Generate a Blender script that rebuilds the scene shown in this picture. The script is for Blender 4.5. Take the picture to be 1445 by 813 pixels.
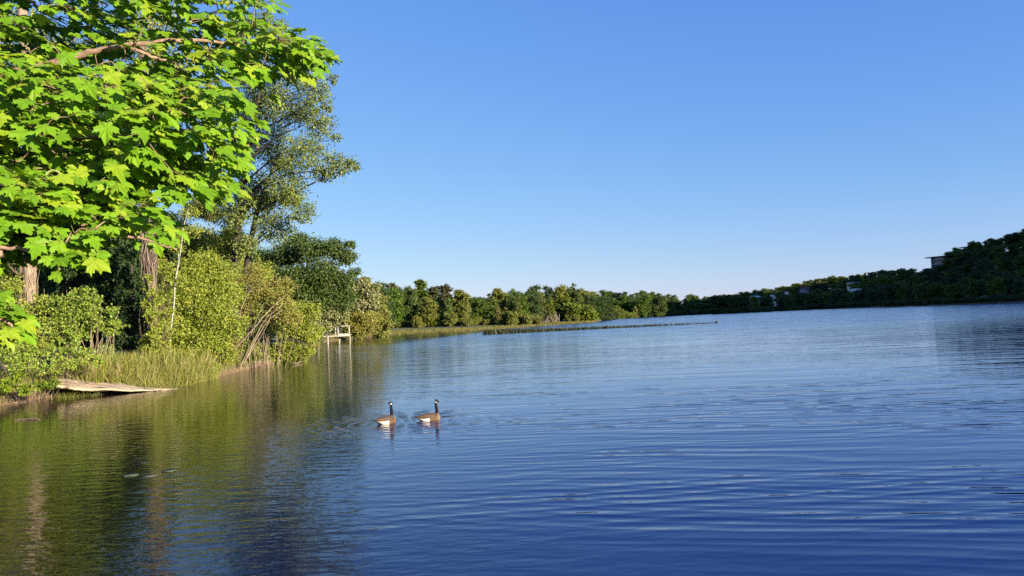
import bpy, math, random
import numpy as np
from mathutils import Vector, Matrix

for o in list(bpy.data.objects):
    bpy.data.objects.remove(o)
SC = bpy.context.scene
COL = SC.collection
R = math.radians

# ------------------------------------------------------------------ camera
F = 1134.0                      # focal length in pixels of the 1445 x 813 frame
EYE = 2.5
PITCH, ROLL = R(2.22), R(2.46)
_f = np.array([0, math.cos(PITCH), math.sin(PITCH)])
_r0 = np.array([1.0, 0, 0])
_u0 = np.array([0, -math.sin(PITCH), math.cos(PITCH)])
_u = _u0 * math.cos(ROLL) + _r0 * math.sin(ROLL)
_r = _r0 * math.cos(ROLL) - _u0 * math.sin(ROLL)
cd = bpy.data.cameras.new('camera')
cd.sensor_width = 36.0
cd.lens = 36.0 * F / 1445.0
cd.clip_start, cd.clip_end = 0.05, 12000
cam = bpy.data.objects.new('camera', cd)
COL.objects.link(cam)
M = Matrix.Identity(4)
for i in range(3):
    M[i][0], M[i][1], M[i][2] = _r[i], _u[i], -_f[i]
M[2][3] = EYE
cam.matrix_world = M
SC.camera = cam

# ------------------------------------------------------------------ light
SUN_AZ, SUN_EL = R(127), R(14.0)
w = bpy.data.worlds.new('World')
SC.world = w
w.use_nodes = True
wn = w.node_tree
wn.nodes.clear()
sky = wn.nodes.new('ShaderNodeTexSky')
sky.sky_type = 'NISHITA'
sky.sun_disc = False
sky.sun_elevation = SUN_EL
sky.sun_rotation = SUN_AZ
sky.altitude = 0
sky.air_density = 1.0
sky.dust_density = 0.0
sky.ozone_density = 3.0
bgn = wn.nodes.new('ShaderNodeBackground')
bgn.inputs['Strength'].default_value = 0.09
won = wn.nodes.new('ShaderNodeOutputWorld')
sep = wn.nodes.new('ShaderNodeSeparateColor')     # clear evening sky with the colour response of a phone camera
cmb = wn.nodes.new('ShaderNodeCombineColor')
wn.links.new(sky.outputs[0], sep.inputs[0])
for ch, (gain, gam) in enumerate(((0.585, 0.91), (0.90, 0.70), (2.42, 0.30))):
    pw = wn.nodes.new('ShaderNodeMath'); pw.operation = 'POWER'; pw.inputs[1].default_value = gam
    ml = wn.nodes.new('ShaderNodeMath'); ml.operation = 'MULTIPLY'; ml.inputs[1].default_value = gain
    wn.links.new(sep.outputs[ch], pw.inputs[0]); wn.links.new(pw.outputs[0], ml.inputs[0]); wn.links.new(ml.outputs[0], cmb.inputs[ch])
wn.links.new(cmb.outputs[0], bgn.inputs['Color'])
wn.links.new(bgn.outputs[0], won.inputs['Surface'])
sd = bpy.data.lights.new('sun', 'SUN')
sd.energy = 4.8
sd.angle = R(0.5)
sd.color = (1.0, 0.88, 0.68)
sun = bpy.data.objects.new('sun', sd)
COL.objects.link(sun)
sv = Vector((math.sin(SUN_AZ) * math.cos(SUN_EL), math.cos(SUN_AZ) * math.cos(SUN_EL), math.sin(SUN_EL)))
sun.rotation_euler = sv.to_track_quat('Z', 'Y').to_euler()
sun.location = (60, -20, 60)
vs = SC.view_settings
SC.display_settings.display_device = 'sRGB'
vs.view_transform = 'Standard'
vs.look = 'None'
vs.gamma = 1.0
vs.use_curve_mapping = False
vs.exposure = 1.4
SC.cycles.use_denoising = False
SC.cycles.max_bounces = 6
SC.cycles.transparent_max_bounces = 4
SC.cycles.caustics_reflective = False
SC.cycles.caustics_refractive = False

# ------------------------------------------------------------------ picture <-> place
def ray(px, py):
    return _f + _r * ((px - 722.5) / F) + _u * ((406.5 - py) / F)
def at(px, py, D):
    d = ray(px, py)
    return np.array([0, 0, EYE]) + d * (D / d[1])
def ground(px, py):
    d = ray(px, py)
    return np.array([0, 0, EYE]) + d * (EYE / -d[2])
def hor(px):
    return 450.5 - 0.043 * (px - 722.5)

# ------------------------------------------------------------------ mesh helpers
class MB:
    """collects verts and faces; build() links them as ONE mesh object"""
    def __init__(s):
        s.v, s.f, s.n, s.uv = [], [], 0, []
    def add(s, V, faces, mi=0, uv=None):
        V = np.asarray(V, float)
        for fa in faces:
            fa = np.asarray(fa, np.int64)
            if fa.size:
                s.f.append((fa + s.n, mi))
        s.v.append(V)
        s.uv.append(uv if uv is not None else np.zeros((len(V), 2)))
        s.n += len(V)
    def tube(s, P, rad, sides=6, mi=0, cap=True):
        P = np.asarray(P, float)
        n = len(P)
        rad = np.broadcast_to(np.asarray(rad, float), (n,)) if np.ndim(rad) else np.full(n, rad)
        T = np.gradient(P, axis=0)
        T /= np.linalg.norm(T, axis=1)[:, None] + 1e-9
        ref = np.array([0.0, 0.0, 1.0]) if abs(T[:, 2]).mean() < 0.8 else np.array([1.0, 0.0, 0.0])
        A = np.cross(T, ref); A /= np.linalg.norm(A, axis=1)[:, None] + 1e-9
        B = np.cross(T, A)
        a = np.linspace(0, 2 * np.pi, sides, endpoint=False)
        V = (P[:, None, :] + rad[:, None, None] * (np.cos(a)[None, :, None] * A[:, None, :] + np.sin(a)[None, :, None] * B[:, None, :])).reshape(-1, 3)
        i, j = np.meshgrid(np.arange(n - 1), np.arange(sides), indexing='ij')
        q = np.stack([i * sides + j, i * sides + (j + 1) % sides, (i + 1) * sides + (j + 1) % sides, (i + 1) * sides + j], -1).reshape(-1, 4)
        fs = [q]
        if cap:
            fs.append(np.arange(sides)[::-1][None, :])
            fs.append((np.arange(sides) + (n - 1) * sides)[None, :])
        s.add(V, fs, mi)
    def box(s, c, size, rz=0.0, mi=0, tilt=None):
        c = np.asarray(c, float); h = np.asarray(size, float) / 2
        V = np.array([[x, y, z] for x in (-1, 1) for y in (-1, 1) for z in (-1, 1)], float) * h
        if tilt is not None:
            V = V @ np.array(tilt).T
        ca, sa = math.cos(rz), math.sin(rz)
        V = V @ np.array([[ca, sa, 0], [-sa, ca, 0], [0, 0, 1]]) + c
        s.add(V, [[[0, 1, 3, 2], [4, 6, 7, 5], [0, 4, 5, 1], [2, 3, 7, 6], [0, 2, 6, 4], [1, 5, 7, 3]]], mi)
    def leaves(s, P, tip, nor, size, tpl, tf, mi=0, tuv=None):
        """many copies of a leaf template; tpl columns: along tip, across, along normal"""
        P = np.asarray(P, float)
        if not len(P):
            return
        tip = tip / (np.linalg.norm(tip, axis=1)[:, None] + 1e-9)
        side = np.cross(nor, tip); side /= np.linalg.norm(side, axis=1)[:, None] + 1e-9
        nn = np.cross(tip, side)
        V = P[:, None, :] + np.asarray(size)[:, None, None] * (tpl[None, :, 0, None] * tip[:, None, :] + tpl[None, :, 1, None] * side[:, None, :] + tpl[None, :, 2, None] * nn[:, None, :])
        k = len(tpl)
        fs = []
        for fa in tf:
            fa = np.asarray(fa)
            fs.append((fa[None] + (np.arange(len(P)) * k)[:, None, None]).reshape(-1, fa.shape[1]))
        uv = np.tile(tuv, (len(P), 1)) if tuv is not None else None
        s.add(V.reshape(-1, 3), fs, mi, uv)
    def mesh(s, name, mats, smooth=False, uv=False):
        me = bpy.data.meshes.new(name)
        V = np.concatenate(s.v)
        me.vertices.add(len(V))
        me.vertices.foreach_set('co', V.astype(np.float32).ravel())
        loops = np.concatenate([f.ravel() for f, _ in s.f])
        counts = np.concatenate([np.full(len(f), f.shape[1]) for f, _ in s.f])
        mi = np.concatenate([np.full(len(f), m) for f, m in s.f])
        me.loops.add(len(loops))
        me.loops.foreach_set('vertex_index', loops.astype(np.int32))
        me.polygons.add(len(counts))
        me.polygons.foreach_set('loop_start', np.concatenate([[0], np.cumsum(counts)[:-1]]).astype(np.int32))
        me.polygons.foreach_set('loop_total', counts.astype(np.int32))
        me.polygons.foreach_set('material_index', mi.astype(np.int32))
        me.polygons.foreach_set('use_smooth', np.full(len(counts), smooth))
        if uv:
            U = np.concatenate(s.uv)
            l = me.uv_layers.new(name='leaf')
            l.data.foreach_set('uv', U[loops].astype(np.float32).ravel())
        for m in (mats if isinstance(mats, (list, tuple)) else [mats]):
            me.materials.append(m)
        me.update(calc_edges=True)
        me.validate()
        return me
    def build(s, name, mats, parent=None, smooth=False, uv=False, loc=None):
        if loc is not None:
            s.v = [v - np.asarray(loc, float) for v in s.v]
        o = bpy.data.objects.new(name, s.mesh(name, mats, smooth, uv))
        COL.objects.link(o)
        if parent:
            o.parent = parent
        elif loc is not None:
            o.location = loc
        return o

def tag(o, label=None, cat=None, group=None, kind=None):
    if label: o['label'] = label
    if cat: o['category'] = cat
    if group: o['group'] = group
    if kind: o['kind'] = kind
    return o
def thing(name, loc, label, cat, group=None, rz=0.0):
    o = bpy.data.objects.new(name, None)
    COL.objects.link(o)
    o.empty_display_size = 0.3
    o.location = [float(c) for c in loc]
    o.rotation_euler = (0, 0, rz)
    return tag(o, label, cat, group)
def copy_tree(o, parent=None):
    c = o.copy()
    COL.objects.link(c)
    c.parent = parent
    for ch in o.children:
        copy_tree(ch, c)
    return c
def smooth01(t):
    t = np.clip(t, 0, 1)
    return t * t * (3 - 2 * t)
def spline(P, n):
    """Catmull-Rom through the points"""
    P = np.asarray(P, float)
    Q = np.vstack([2 * P[0] - P[1], P, 2 * P[-1] - P[-2]])
    out = []
    m = len(P) - 1
    for t in np.linspace(0, m - 1e-6, n):
        i = int(t); u = t - i
        a, b, c, d = Q[i], Q[i + 1], Q[i + 2], Q[i + 3]
        out.append(0.5 * (2 * b + (c - a) * u + (2 * a - 5 * b + 4 * c - d) * u * u + (3 * b - a - 3 * c + d) * u ** 3))
    return np.array(out)

# ------------------------------------------------------------------ materials
def newmat(name):
    m = bpy.data.materials.new(name)
    m.use_nodes = True
    nt = m.node_tree
    for n in list(nt.nodes):
        nt.nodes.remove(n)
    out = nt.nodes.new('ShaderNodeOutputMaterial')
    return m, nt, out
def N(nt, t, **kw):
    n = nt.nodes.new(t)
    for k, v in kw.items():
        if k.startswith('i_'):
            n.inputs[k[2:].replace('_', ' ')].default_value = v
        else:
            setattr(n, k, v)
    return n
def ramp(nt, stops, interp='LINEAR'):
    r = nt.nodes.new('ShaderNodeValToRGB')
    r.color_ramp.interpolation = interp
    e = r.color_ramp.elements
    while len(e) < len(stops):
        e.new(0.5)
    for el, (p, c) in zip(e, stops):
        el.position = p
        el.color = (*c, 1)
    return r
def mathn(nt, op, a, b=None, c=None):
    n = nt.nodes.new('ShaderNodeMath'); n.operation = op
    for k, x in enumerate((a, b, c)):
        if x is None: continue
        if isinstance(x, (int, float)): n.inputs[k].default_value = x
        else: nt.links.new(x, n.inputs[k])
    return n.outputs[0]

def leafmat(name, cols, trans=0.35, rough=0.5, spec=0.35, obj_var=0.0, veins=False, tcol=None):
    """cols: list of leaf colours picked at random leaf by leaf"""
    m, nt, out = newmat(name)
    geo = N(nt, 'ShaderNodeNewGeometry')
    stops = [(i / max(1, len(cols)), c) for i, c in enumerate(cols)]
    rp = ramp(nt, stops, 'LINEAR')
    nt.links.new(geo.outputs['Random Per Island'], rp.inputs[0])
    col = rp.outputs[0]
    if obj_var:
        oi = N(nt, 'ShaderNodeObjectInfo')
        hs = N(nt, 'ShaderNodeHueSaturation')
        nt.links.new(col, hs.inputs['Color'])
        nt.links.new(mathn(nt, 'MULTIPLY_ADD', oi.outputs['Random'], 0.05 * obj_var, 0.5 - 0.025 * obj_var), hs.inputs['Hue'])
        r2 = mathn(nt, 'FRACT', mathn(nt, 'MULTIPLY', oi.outputs['Random'], 7.31))
        nt.links.new(mathn(nt, 'MULTIPLY_ADD', r2, 0.7 * obj_var, 1.0 - 0.35 * obj_var), hs.inputs['Value'])
        r3 = mathn(nt, 'FRACT', mathn(nt, 'MULTIPLY', oi.outputs['Random'], 3.77))
        nt.links.new(mathn(nt, 'MULTIPLY_ADD', r3, 0.4 * obj_var, 1.0 - 0.2 * obj_var), hs.inputs['Saturation'])
        col = hs.outputs[0]
    if veins:
        uv = N(nt, 'ShaderNodeUVMap'); uv.uv_map = 'leaf'
        sx = N(nt, 'ShaderNodeSeparateXYZ'); nt.links.new(uv.outputs[0], sx.inputs[0])
        ay = mathn(nt, 'ABSOLUTE', sx.outputs[1])
        best = None
        for ang in (0, 50, 98):
            ca, sa = math.cos(R(ang)), math.sin(R(ang))
            dd = mathn(nt, 'ABSOLUTE', mathn(nt, 'SUBTRACT', mathn(nt, 'MULTIPLY', ay, ca), mathn(nt, 'MULTIPLY', sx.outputs[0], sa)))
            al = mathn(nt, 'ADD', mathn(nt, 'MULTIPLY', ay, sa), mathn(nt, 'MULTIPLY', sx.outputs[0], ca))
            dd = mathn(nt, 'ADD', dd, mathn(nt, 'MULTIPLY', mathn(nt, 'LESS_THAN', al, 0.0), 1.0))
            best = dd if best is None else mathn(nt, 'MINIMUM', best, dd)
        mr = N(nt, 'ShaderNodeMapRange'); nt.links.new(best, mr.inputs[0])
        mr.inputs[1].default_value = 0.006; mr.inputs[2].default_value = 0.028
        mr.inputs[3].default_value = 0.45; mr.inputs[4].default_value = 0.0
        mx = N(nt, 'ShaderNodeMixRGB'); nt.links.new(mr.outputs[0], mx.inputs[0])
        nt.links.new(col, mx.inputs[1]); mx.inputs[2].default_value = (0.22, 0.36, 0.07, 1)
        col = mx.outputs[0]
    p = N(nt, 'ShaderNodeBsdfPrincipled')
    p.inputs['Roughness'].default_value = rough
    p.inputs['Specular IOR Level'].default_value = spec
    nt.links.new(col, p.inputs['Base Color'])
    tr = N(nt, 'ShaderNodeBsdfTranslucent')
    g = N(nt, 'ShaderNodeMixRGB', blend_type='MULTIPLY'); g.inputs[0].default_value = 1.0
    nt.links.new(col, g.inputs[1]); g.inputs[2].default_value = (*(tcol or (1.25, 1.15, 0.5)), 1)
    nt.links.new(g.outputs[0], tr.inputs['Color'])
    mix = N(nt, 'ShaderNodeMixShader'); mix.inputs[0].default_value = trans
    nt.links.new(p.outputs[0], mix.inputs[1]); nt.links.new(tr.outputs[0], mix.inputs[2])
    nt.links.new(mix.outputs[0], out.inputs[0])
    return m

def bumpy(name, stops, scale=6.0, stretch=(1, 1, 1), rough=0.85, bump=0.4, dist=0.02, detail=6, spec=0.25, coord='Object'):
    m, nt, out = newmat(name)
    tc = N(nt, 'ShaderNodeTexCoord')
    mp = N(nt, 'ShaderNodeMapping'); mp.inputs['Scale'].default_value = stretch
    nt.links.new(tc.outputs[coord], mp.inputs[0])
    nz = N(nt, 'ShaderNodeTexNoise', i_Scale=scale, i_Detail=detail, i_Roughness=0.6)
    nt.links.new(mp.outputs[0], nz.inputs['Vector'])
    rp = ramp(nt, stops); nt.links.new(nz.outputs['Fac'], rp.inputs[0])
    p = N(nt, 'ShaderNodeBsdfPrincipled'); p.inputs['Roughness'].default_value = rough
    p.inputs['Specular IOR Level'].default_value = spec
    nt.links.new(rp.outputs[0], p.inputs['Base Color'])
    if bump:
        b = N(nt, 'ShaderNodeBump', i_Strength=bump, i_Distance=dist)
        nt.links.new(nz.outputs['Fac'], b.inputs['Height']); nt.links.new(b.outputs[0], p.inputs['Normal'])
    nt.links.new(p.outputs[0], out.inputs[0])
    return m

BARK = {
    'brown': bumpy('brown_bark', [(0.3, (0.05, 0.035, 0.025)), (0.7, (0.19, 0.13, 0.09))], 9, (1, 1, 0.2), dist=0.05),
    'dark': bumpy('dark_bark', [(0.3, (0.02, 0.016, 0.013)), (0.7, (0.085, 0.065, 0.05))], 9, (1, 1, 0.25), dist=0.04),
    'pale': bumpy('pale_shaggy_bark', [(0.3, (0.07, 0.05, 0.038)), (0.55, (0.19, 0.14, 0.105)), (0.75, (0.33, 0.26, 0.2))], 14, (1, 1, 0.1), dist=0.08, bump=0.8),
    'tan': bumpy('tan_dry_bark', [(0.3, (0.13, 0.09, 0.06)), (0.7, (0.36, 0.28, 0.19))], 12, (1, 1, 0.15), dist=0.06),
    'birch': bumpy('white_birch_bark', [(0.36, (0.05, 0.045, 0.04)), (0.48, (0.32, 0.3, 0.26)), (0.66, (0.54, 0.5, 0.44))], 3.5, (0.6, 0.6, 3.0), bump=0.1),
    'twig': bumpy('maple_twig_bark', [(0.3, (0.16, 0.09, 0.065)), (0.7, (0.36, 0.24, 0.17))], 30, (1, 1, 1), bump=0.2, dist=0.004),
    'stem': bumpy('bare_stem_bark', [(0.3, (0.15, 0.115, 0.075)), (0.7, (0.36, 0.28, 0.19))], 8, (1, 1, 0.4), bump=0.2),
    'dead': bumpy('grey_dead_wood', [(0.3, (0.12, 0.09, 0.08)), (0.7, (0.36, 0.28, 0.25))], 8, (1, 1, 0.4), bump=0.2),
}
LEAF = {
    'maple': leafmat('maple_leaf', [(0.129, 0.263, 0.011), (0.168, 0.325, 0.013), (0.207, 0.370, 0.017), (0.112, 0.235, 0.011), (0.146, 0.302, 0.013), (0.179, 0.336, 0.013), (0.280, 0.381, 0.022)], 0.38, 0.5, 0.2, veins=True, tcol=(1.3, 1.1, 0.35)),
    'poplar': leafmat('poplar_leaf', [(0.138, 0.186, 0.030), (0.198, 0.246, 0.042), (0.102, 0.144, 0.024), (0.240, 0.276, 0.090)], 0.28, 0.45, 0.3),
    'darkpoplar': leafmat('dark_green_leaf', [(0.057, 0.103, 0.023), (0.086, 0.138, 0.030), (0.040, 0.075, 0.018), (0.115, 0.149, 0.034)], 0.25, 0.45, 0.25),  # leaf colour set darker than the poplar's
    'alder': leafmat('alder_leaf', [(0.210, 0.287, 0.028), (0.301, 0.371, 0.042), (0.154, 0.224, 0.025), (0.364, 0.364, 0.063)], 0.33, 0.5, 0.35),
    'olive': leafmat('olive_leaf', [(0.210, 0.245, 0.035), (0.294, 0.301, 0.056), (0.154, 0.189, 0.028), (0.336, 0.266, 0.077)], 0.28, 0.55, 0.3),
    'fresh': leafmat('fresh_shrub_leaf', [(0.195, 0.299, 0.033), (0.286, 0.390, 0.046), (0.130, 0.215, 0.026), (0.351, 0.403, 0.072)], 0.35, 0.5, 0.35),
    'herb': leafmat('yellow_herb_leaf', [(0.2, 0.28, 0.012), (0.27, 0.34, 0.016), (0.13, 0.2, 0.015)], 0.38, 0.5, 0.35),
    'pale': leafmat('pale_poplar_leaf', [(0.2, 0.22, 0.06), (0.27, 0.28, 0.1), (0.13, 0.16, 0.04), (0.36, 0.35, 0.18)], 0.3, 0.4, 0.5),
    'conifer': leafmat('dark_evergreen_needle', [(0.018, 0.035, 0.012), (0.03, 0.055, 0.017), (0.045, 0.075, 0.02)], 0.08, 0.6, 0.2),  # very low colour: the gap's deep shade is put into these needles
    'grass': leafmat('bank_grass_blade', [(0.2, 0.23, 0.03), (0.27, 0.28, 0.05), (0.14, 0.18, 0.025), (0.33, 0.29, 0.09)], 0.35, 0.5, 0.3),
    'dry': leafmat('dry_dead_grass_blade', [(0.3, 0.22, 0.1), (0.4, 0.31, 0.17), (0.2, 0.14, 0.07)], 0.25, 0.6, 0.2),
    'marsh': leafmat('marsh_grass_blade', [(0.15, 0.16, 0.03), (0.2, 0.2, 0.045), (0.11, 0.13, 0.022), (0.2, 0.16, 0.055)], 0.3, 0.6, 0.2),
    'weed': leafmat('dark_water_weed_leaf', [(0.015, 0.022, 0.012), (0.03, 0.04, 0.018), (0.05, 0.06, 0.02)], 0.1, 0.5, 0.3),
    'f_green': leafmat('far_green_leaf', [(0.095, 0.15, 0.022), (0.13, 0.185, 0.03), (0.068, 0.115, 0.018)], 0.25, 0.55, 0.25, obj_var=0.45),
    'f_olive': leafmat('far_olive_leaf', [(0.155, 0.18, 0.03), (0.2, 0.22, 0.04), (0.115, 0.135, 0.025), (0.2, 0.19, 0.05)], 0.25, 0.6, 0.25, obj_var=0.4),
    'f_yellow': leafmat('far_yellow_green_leaf', [(0.16, 0.2, 0.022), (0.21, 0.25, 0.03), (0.11, 0.15, 0.02)], 0.3, 0.6, 0.25, obj_var=0.35),
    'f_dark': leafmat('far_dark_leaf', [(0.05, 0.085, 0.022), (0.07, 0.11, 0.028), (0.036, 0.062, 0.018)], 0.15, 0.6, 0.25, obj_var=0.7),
    'f_grey': leafmat('far_grey_brown_leaf', [(0.12, 0.125, 0.05), (0.16, 0.15, 0.065), (0.1, 0.1, 0.04)], 0.2, 0.6, 0.25, obj_var=0.4),
}
def plain(name, col, rough=0.7, spec=0.3):
    m, nt, out = newmat(name)
    p = N(nt, 'ShaderNodeBsdfPrincipled')
    tc = N(nt, 'ShaderNodeTexCoord')
    nz = N(nt, 'ShaderNodeTexNoise', i_Scale=3.0, i_Detail=5.0)
    nt.links.new(tc.outputs['Object'], nz.inputs['Vector'])
    rp = ramp(nt, [(0.3, tuple(c * 0.8 for c in col)), (0.7, tuple(min(1, c * 1.12) for c in col))])
    nt.links.new(nz.outputs[0], rp.inputs[0]); nt.links.new(rp.outputs[0], p.inputs['Base Color'])
    p.inputs['Roughness'].default_value = rough
    p.inputs['Specular IOR Level'].default_value = spec
    nt.links.new(p.outputs[0], out.inputs[0])
    return m

# ------------------------------------------------------------------ the shore line
CX, CY = 0.0, 12.0               # a point out on the lake; land lies beyond SHORE(angle) from it
gp = lambda px, py: tuple(ground(px, py)[:2])
far = lambda px, D: tuple(at(px, hor(px), D)[:2])
shore_pts = [(60, 0), (30, 2.0), (12, 3.6), (4, 4.4), (0, 4.6), (-3, 5.0), (-6, 6.2), (-9.5, 9.5), (-13, 14), (-16, 20),
             gp(-40, 582), gp(0, 573), gp(40, 567), gp(78, 560), gp(110, 558), gp(150, 556), gp(190, 552), gp(228, 548), gp(265, 544), gp(300, 535),
             gp(330, 526), gp(352, 520), gp(385, 513), gp(412, 507), gp(428, 497), gp(440, 488), gp(458, 482.5), gp(480, 480), gp(500, 477.5), gp(530, 474.5),
             gp(565, 472), gp(600, 470), gp(650, 467.5), gp(700, 464.5), gp(740, 462), gp(775, 459.5), gp(810, 457), gp(838, 455.2),
             far(850, 420), far(858, 500), far(900, 540), far(950, 580), far(1000, 590), far(1050, 560), far(1100, 600), far(1140, 640), far(1190, 590), far(1240, 520),
             far(1300, 480), far(1370, 445), far(1445, 410), far(1560, 380), (330, 300), (350, 220), (330, 120), (250, 50), (150, 10), (95, 2)]
sp = np.array(shore_pts)
th = np.arctan2(sp[:, 0] - CX, sp[:, 1] - CY)
rr = np.hypot(sp[:, 0] - CX, sp[:, 1] - CY)
od = np.argsort(th)
TH, RR = th[od], rr[od]
def shore(t):
    return np.interp(t, TH, RR, period=2 * np.pi)
hill_tab = [(-180, 60, 2), (-95, 60, 3), (-60, 90, 4), (-25, 190, 5), (-12, 330, 4), (0, 420, 3), (5, 470, 3)]
for px, Dc, yt in [(850, 640, 412), (900, 700, 413), (950, 760, 414), (1000, 800, 418), (1050, 820, 413), (1100, 860, 405), (1140, 880, 398), (1180, 860, 391), (1230, 780, 386), (1270, 720, 381),
                   (1300, 680, 381), (1325, 650, 368), (1345, 620, 354), (1400, 590, 337), (1445, 570, 326)]:
    x, y = far(px, Dc)
    hill_tab.append((math.degrees(math.atan2(x - CX, y - CY)), math.hypot(x - CX, y - CY), EYE + (hor(px) - yt) / F * Dc - 12.0))
hill_tab += [(37, 690, 66), (41, 660, 92), (47, 600, 108), (54, 550, 116), (62, 540, 102), (70, 520, 64), (80, 500, 25), (95, 420, 6), (120, 200, 2), (178, 60, 2)]  # unseen hill right of view; crest heights shaped to shade the far shore
HA = np.radians([h[0] for h in hill_tab]); HR = np.array([h[1] for h in hill_tab]); HH = np.array([h[2] for h in hill_tab])
# height of the little bank step at the water, by angle
BA = np.radians([-180, -100, -60, -28, -18, -14, -10, 6, 8, 40, 90, 180]); BH = np.array([0.8, 0.8, 0.5, 0.45, 0.45, 0.3, 0.08, 0.08, 0.5, 0.6, 0.6, 0.8])
def terrain(x, y):
    x, y = np.asarray(x, float), np.asarray(y, float)
    t = np.arctan2(x - CX, y - CY); r = np.hypot(x - CX, y - CY)
    rs = shore(t); d = r - rs
    bh = np.interp(t, BA, BH)
    rc = np.interp(t, HA, HR); hh = np.interp(t, HA, HH)
    rc = np.maximum(rc, rs + 30)
    k = smooth01((d - 1.0) / (rc - rs))
    wob = 0.06 * np.sin(x * 0.9 + 1.3) * np.sin(y * 0.7) + 0.25 * np.sin(x * 0.11) * np.sin(y * 0.13 + 1) * smooth01(d / 20)
    zl = bh * smooth01(d / 0.9) + hh * k + wob * smooth01(d / 3)
    return np.where(d < 0, np.maximum(-1.2, 0.35 * d), zl)
def tz(x, y):
    return float(terrain(x, y))

# ground: rings that follow the shore line
angs = np.unique(np.concatenate([np.radians(np.arange(-180, 180, 1.5)), np.radians(np.arange(-75, 50, 0.22))]))
ds = np.concatenate([[-4, -1.5, -0.4], [0.0, 0.25, 0.5, 0.9, 1.5, 2.3, 3.5, 5, 7, 9.5, 12.5, 16, 20, 25, 31, 38, 47, 58, 70, 85, 105, 130, 160, 200, 250, 320, 420, 600, 900, 1500, 2600, 4500]])
T2, D2 = np.meshgrid(angs, ds, indexing='ij')
R2 = shore(T2) + np.where(D2 < 0, np.maximum(D2, -0.5 * shore(T2)), D2)
X2, Y2 = CX + R2 * np.sin(T2), CY + R2 * np.cos(T2)
Z2 = terrain(X2, Y2)
na, nd = len(angs), len(ds)
i, j = np.meshgrid(np.arange(na), np.arange(nd - 1), indexing='ij')
q = np.stack([i * nd + j, i * nd + j + 1, ((i + 1) % na) * nd + j + 1, ((i + 1) % na) * nd + j], -1).reshape(-1, 4)
g = MB(); g.add(np.stack([X2, Y2, Z2], -1).reshape(-1, 3), [q[:, ::-1]])
gm, nt, out = newmat('bank_soil_and_grass')
tc = N(nt, 'ShaderNodeTexCoord')
n1 = N(nt, 'ShaderNodeTexNoise', i_Scale=0.5, i_Detail=8.0, i_Roughness=0.65); nt.links.new(tc.outputs['Object'], n1.inputs['Vector'])
r1 = ramp(nt, [(0.36, (0.085, 0.055, 0.03)), (0.5, (0.07, 0.075, 0.02)), (0.66, (0.1, 0.115, 0.025))]); nt.links.new(n1.outputs[0], r1.inputs[0])
geo = N(nt, 'ShaderNodeNewGeometry'); sx = N(nt, 'ShaderNodeSeparateXYZ'); nt.links.new(geo.outputs['Position'], sx.inputs[0])
mr = N(nt, 'ShaderNodeMapRange'); nt.links.new(sx.outputs[2], mr.inputs[0])
mr.inputs[1].default_value = 0.05; mr.inputs[2].default_value = 0.45; mr.inputs[3].default_value = 1.0; mr.inputs[4].default_value = 0.0
n2 = N(nt, 'ShaderNodeTexNoise', i_Scale=3.0, i_Detail=6.0); nt.links.new(tc.outputs['Object'], n2.inputs['Vector'])
r2 = ramp(nt, [(0.3, (0.09, 0.055, 0.03)), (0.7, (0.26, 0.17, 0.09))]); nt.links.new(n2.outputs[0], r2.inputs[0])
mx = N(nt, 'ShaderNodeMixRGB'); nt.links.new(mr.outputs[0], mx.inputs[0]); nt.links.new(r1.outputs[0], mx.inputs[1]); nt.links.new(r2.outputs[0], mx.inputs[2])
p = N(nt, 'ShaderNodeBsdfPrincipled', i_Roughness=0.95); nt.links.new(mx.outputs[0], p.inputs['Base Color'])
b = N(nt, 'ShaderNodeBump', i_Strength=0.7, i_Distance=0.08); nt.links.new(n2.outputs[0], b.inputs['Height']); nt.links.new(b.outputs[0], p.inputs['Normal'])
nt.links.new(p.outputs[0], out.inputs[0])
tag(g.build('ground', gm, smooth=True), 'low wooded banks and hills around the lake', kind='structure')

# ------------------------------------------------------------------ water
GOOSE1 = ground(545, 597.5); GOOSE2 = ground(606, 593)
wm, nt, out = newmat('lake_water')
tc = N(nt, 'ShaderNodeTexCoord')
geo = N(nt, 'ShaderNodeNewGeometry')
pos = geo.outputs['Position']
sx = N(nt, 'ShaderNodeSeparateXYZ'); nt.links.new(pos, sx.inputs[0])
X, Y = sx.outputs[0], sx.outputs[1]
def wnoise(scale, rot, st, detail=2.0, rough=0.5, off=(0, 0, 0), dist=0.0):
    mp = N(nt, 'ShaderNodeMapping'); mp.inputs['Rotation'].default_value = (0, 0, R(rot)); mp.inputs['Scale'].default_value = (st, 1, 1); mp.inputs['Location'].default_value = off
    nt.links.new(pos, mp.inputs[0])
    nz = N(nt, 'ShaderNodeTexNoise', i_Scale=scale, i_Detail=detail, i_Roughness=rough, i_Distortion=dist); nt.links.new(mp.outputs[0], nz.inputs['Vector'])
    return nz.outputs[0]
def maprange(v, a, b_, c, d):
    m_ = N(nt, 'ShaderNodeMapRange', interpolation_type='SMOOTHSTEP'); nt.links.new(v, m_.inputs[0])
    for k, x in enumerate((a, b_, c, d)): m_.inputs[k + 1].default_value = x
    return m_.outputs[0]
mul = lambda a, b_: mathn(nt, 'MULTIPLY', a, b_)
add = lambda a, b_: mathn(nt, 'ADD', a, b_)
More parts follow.
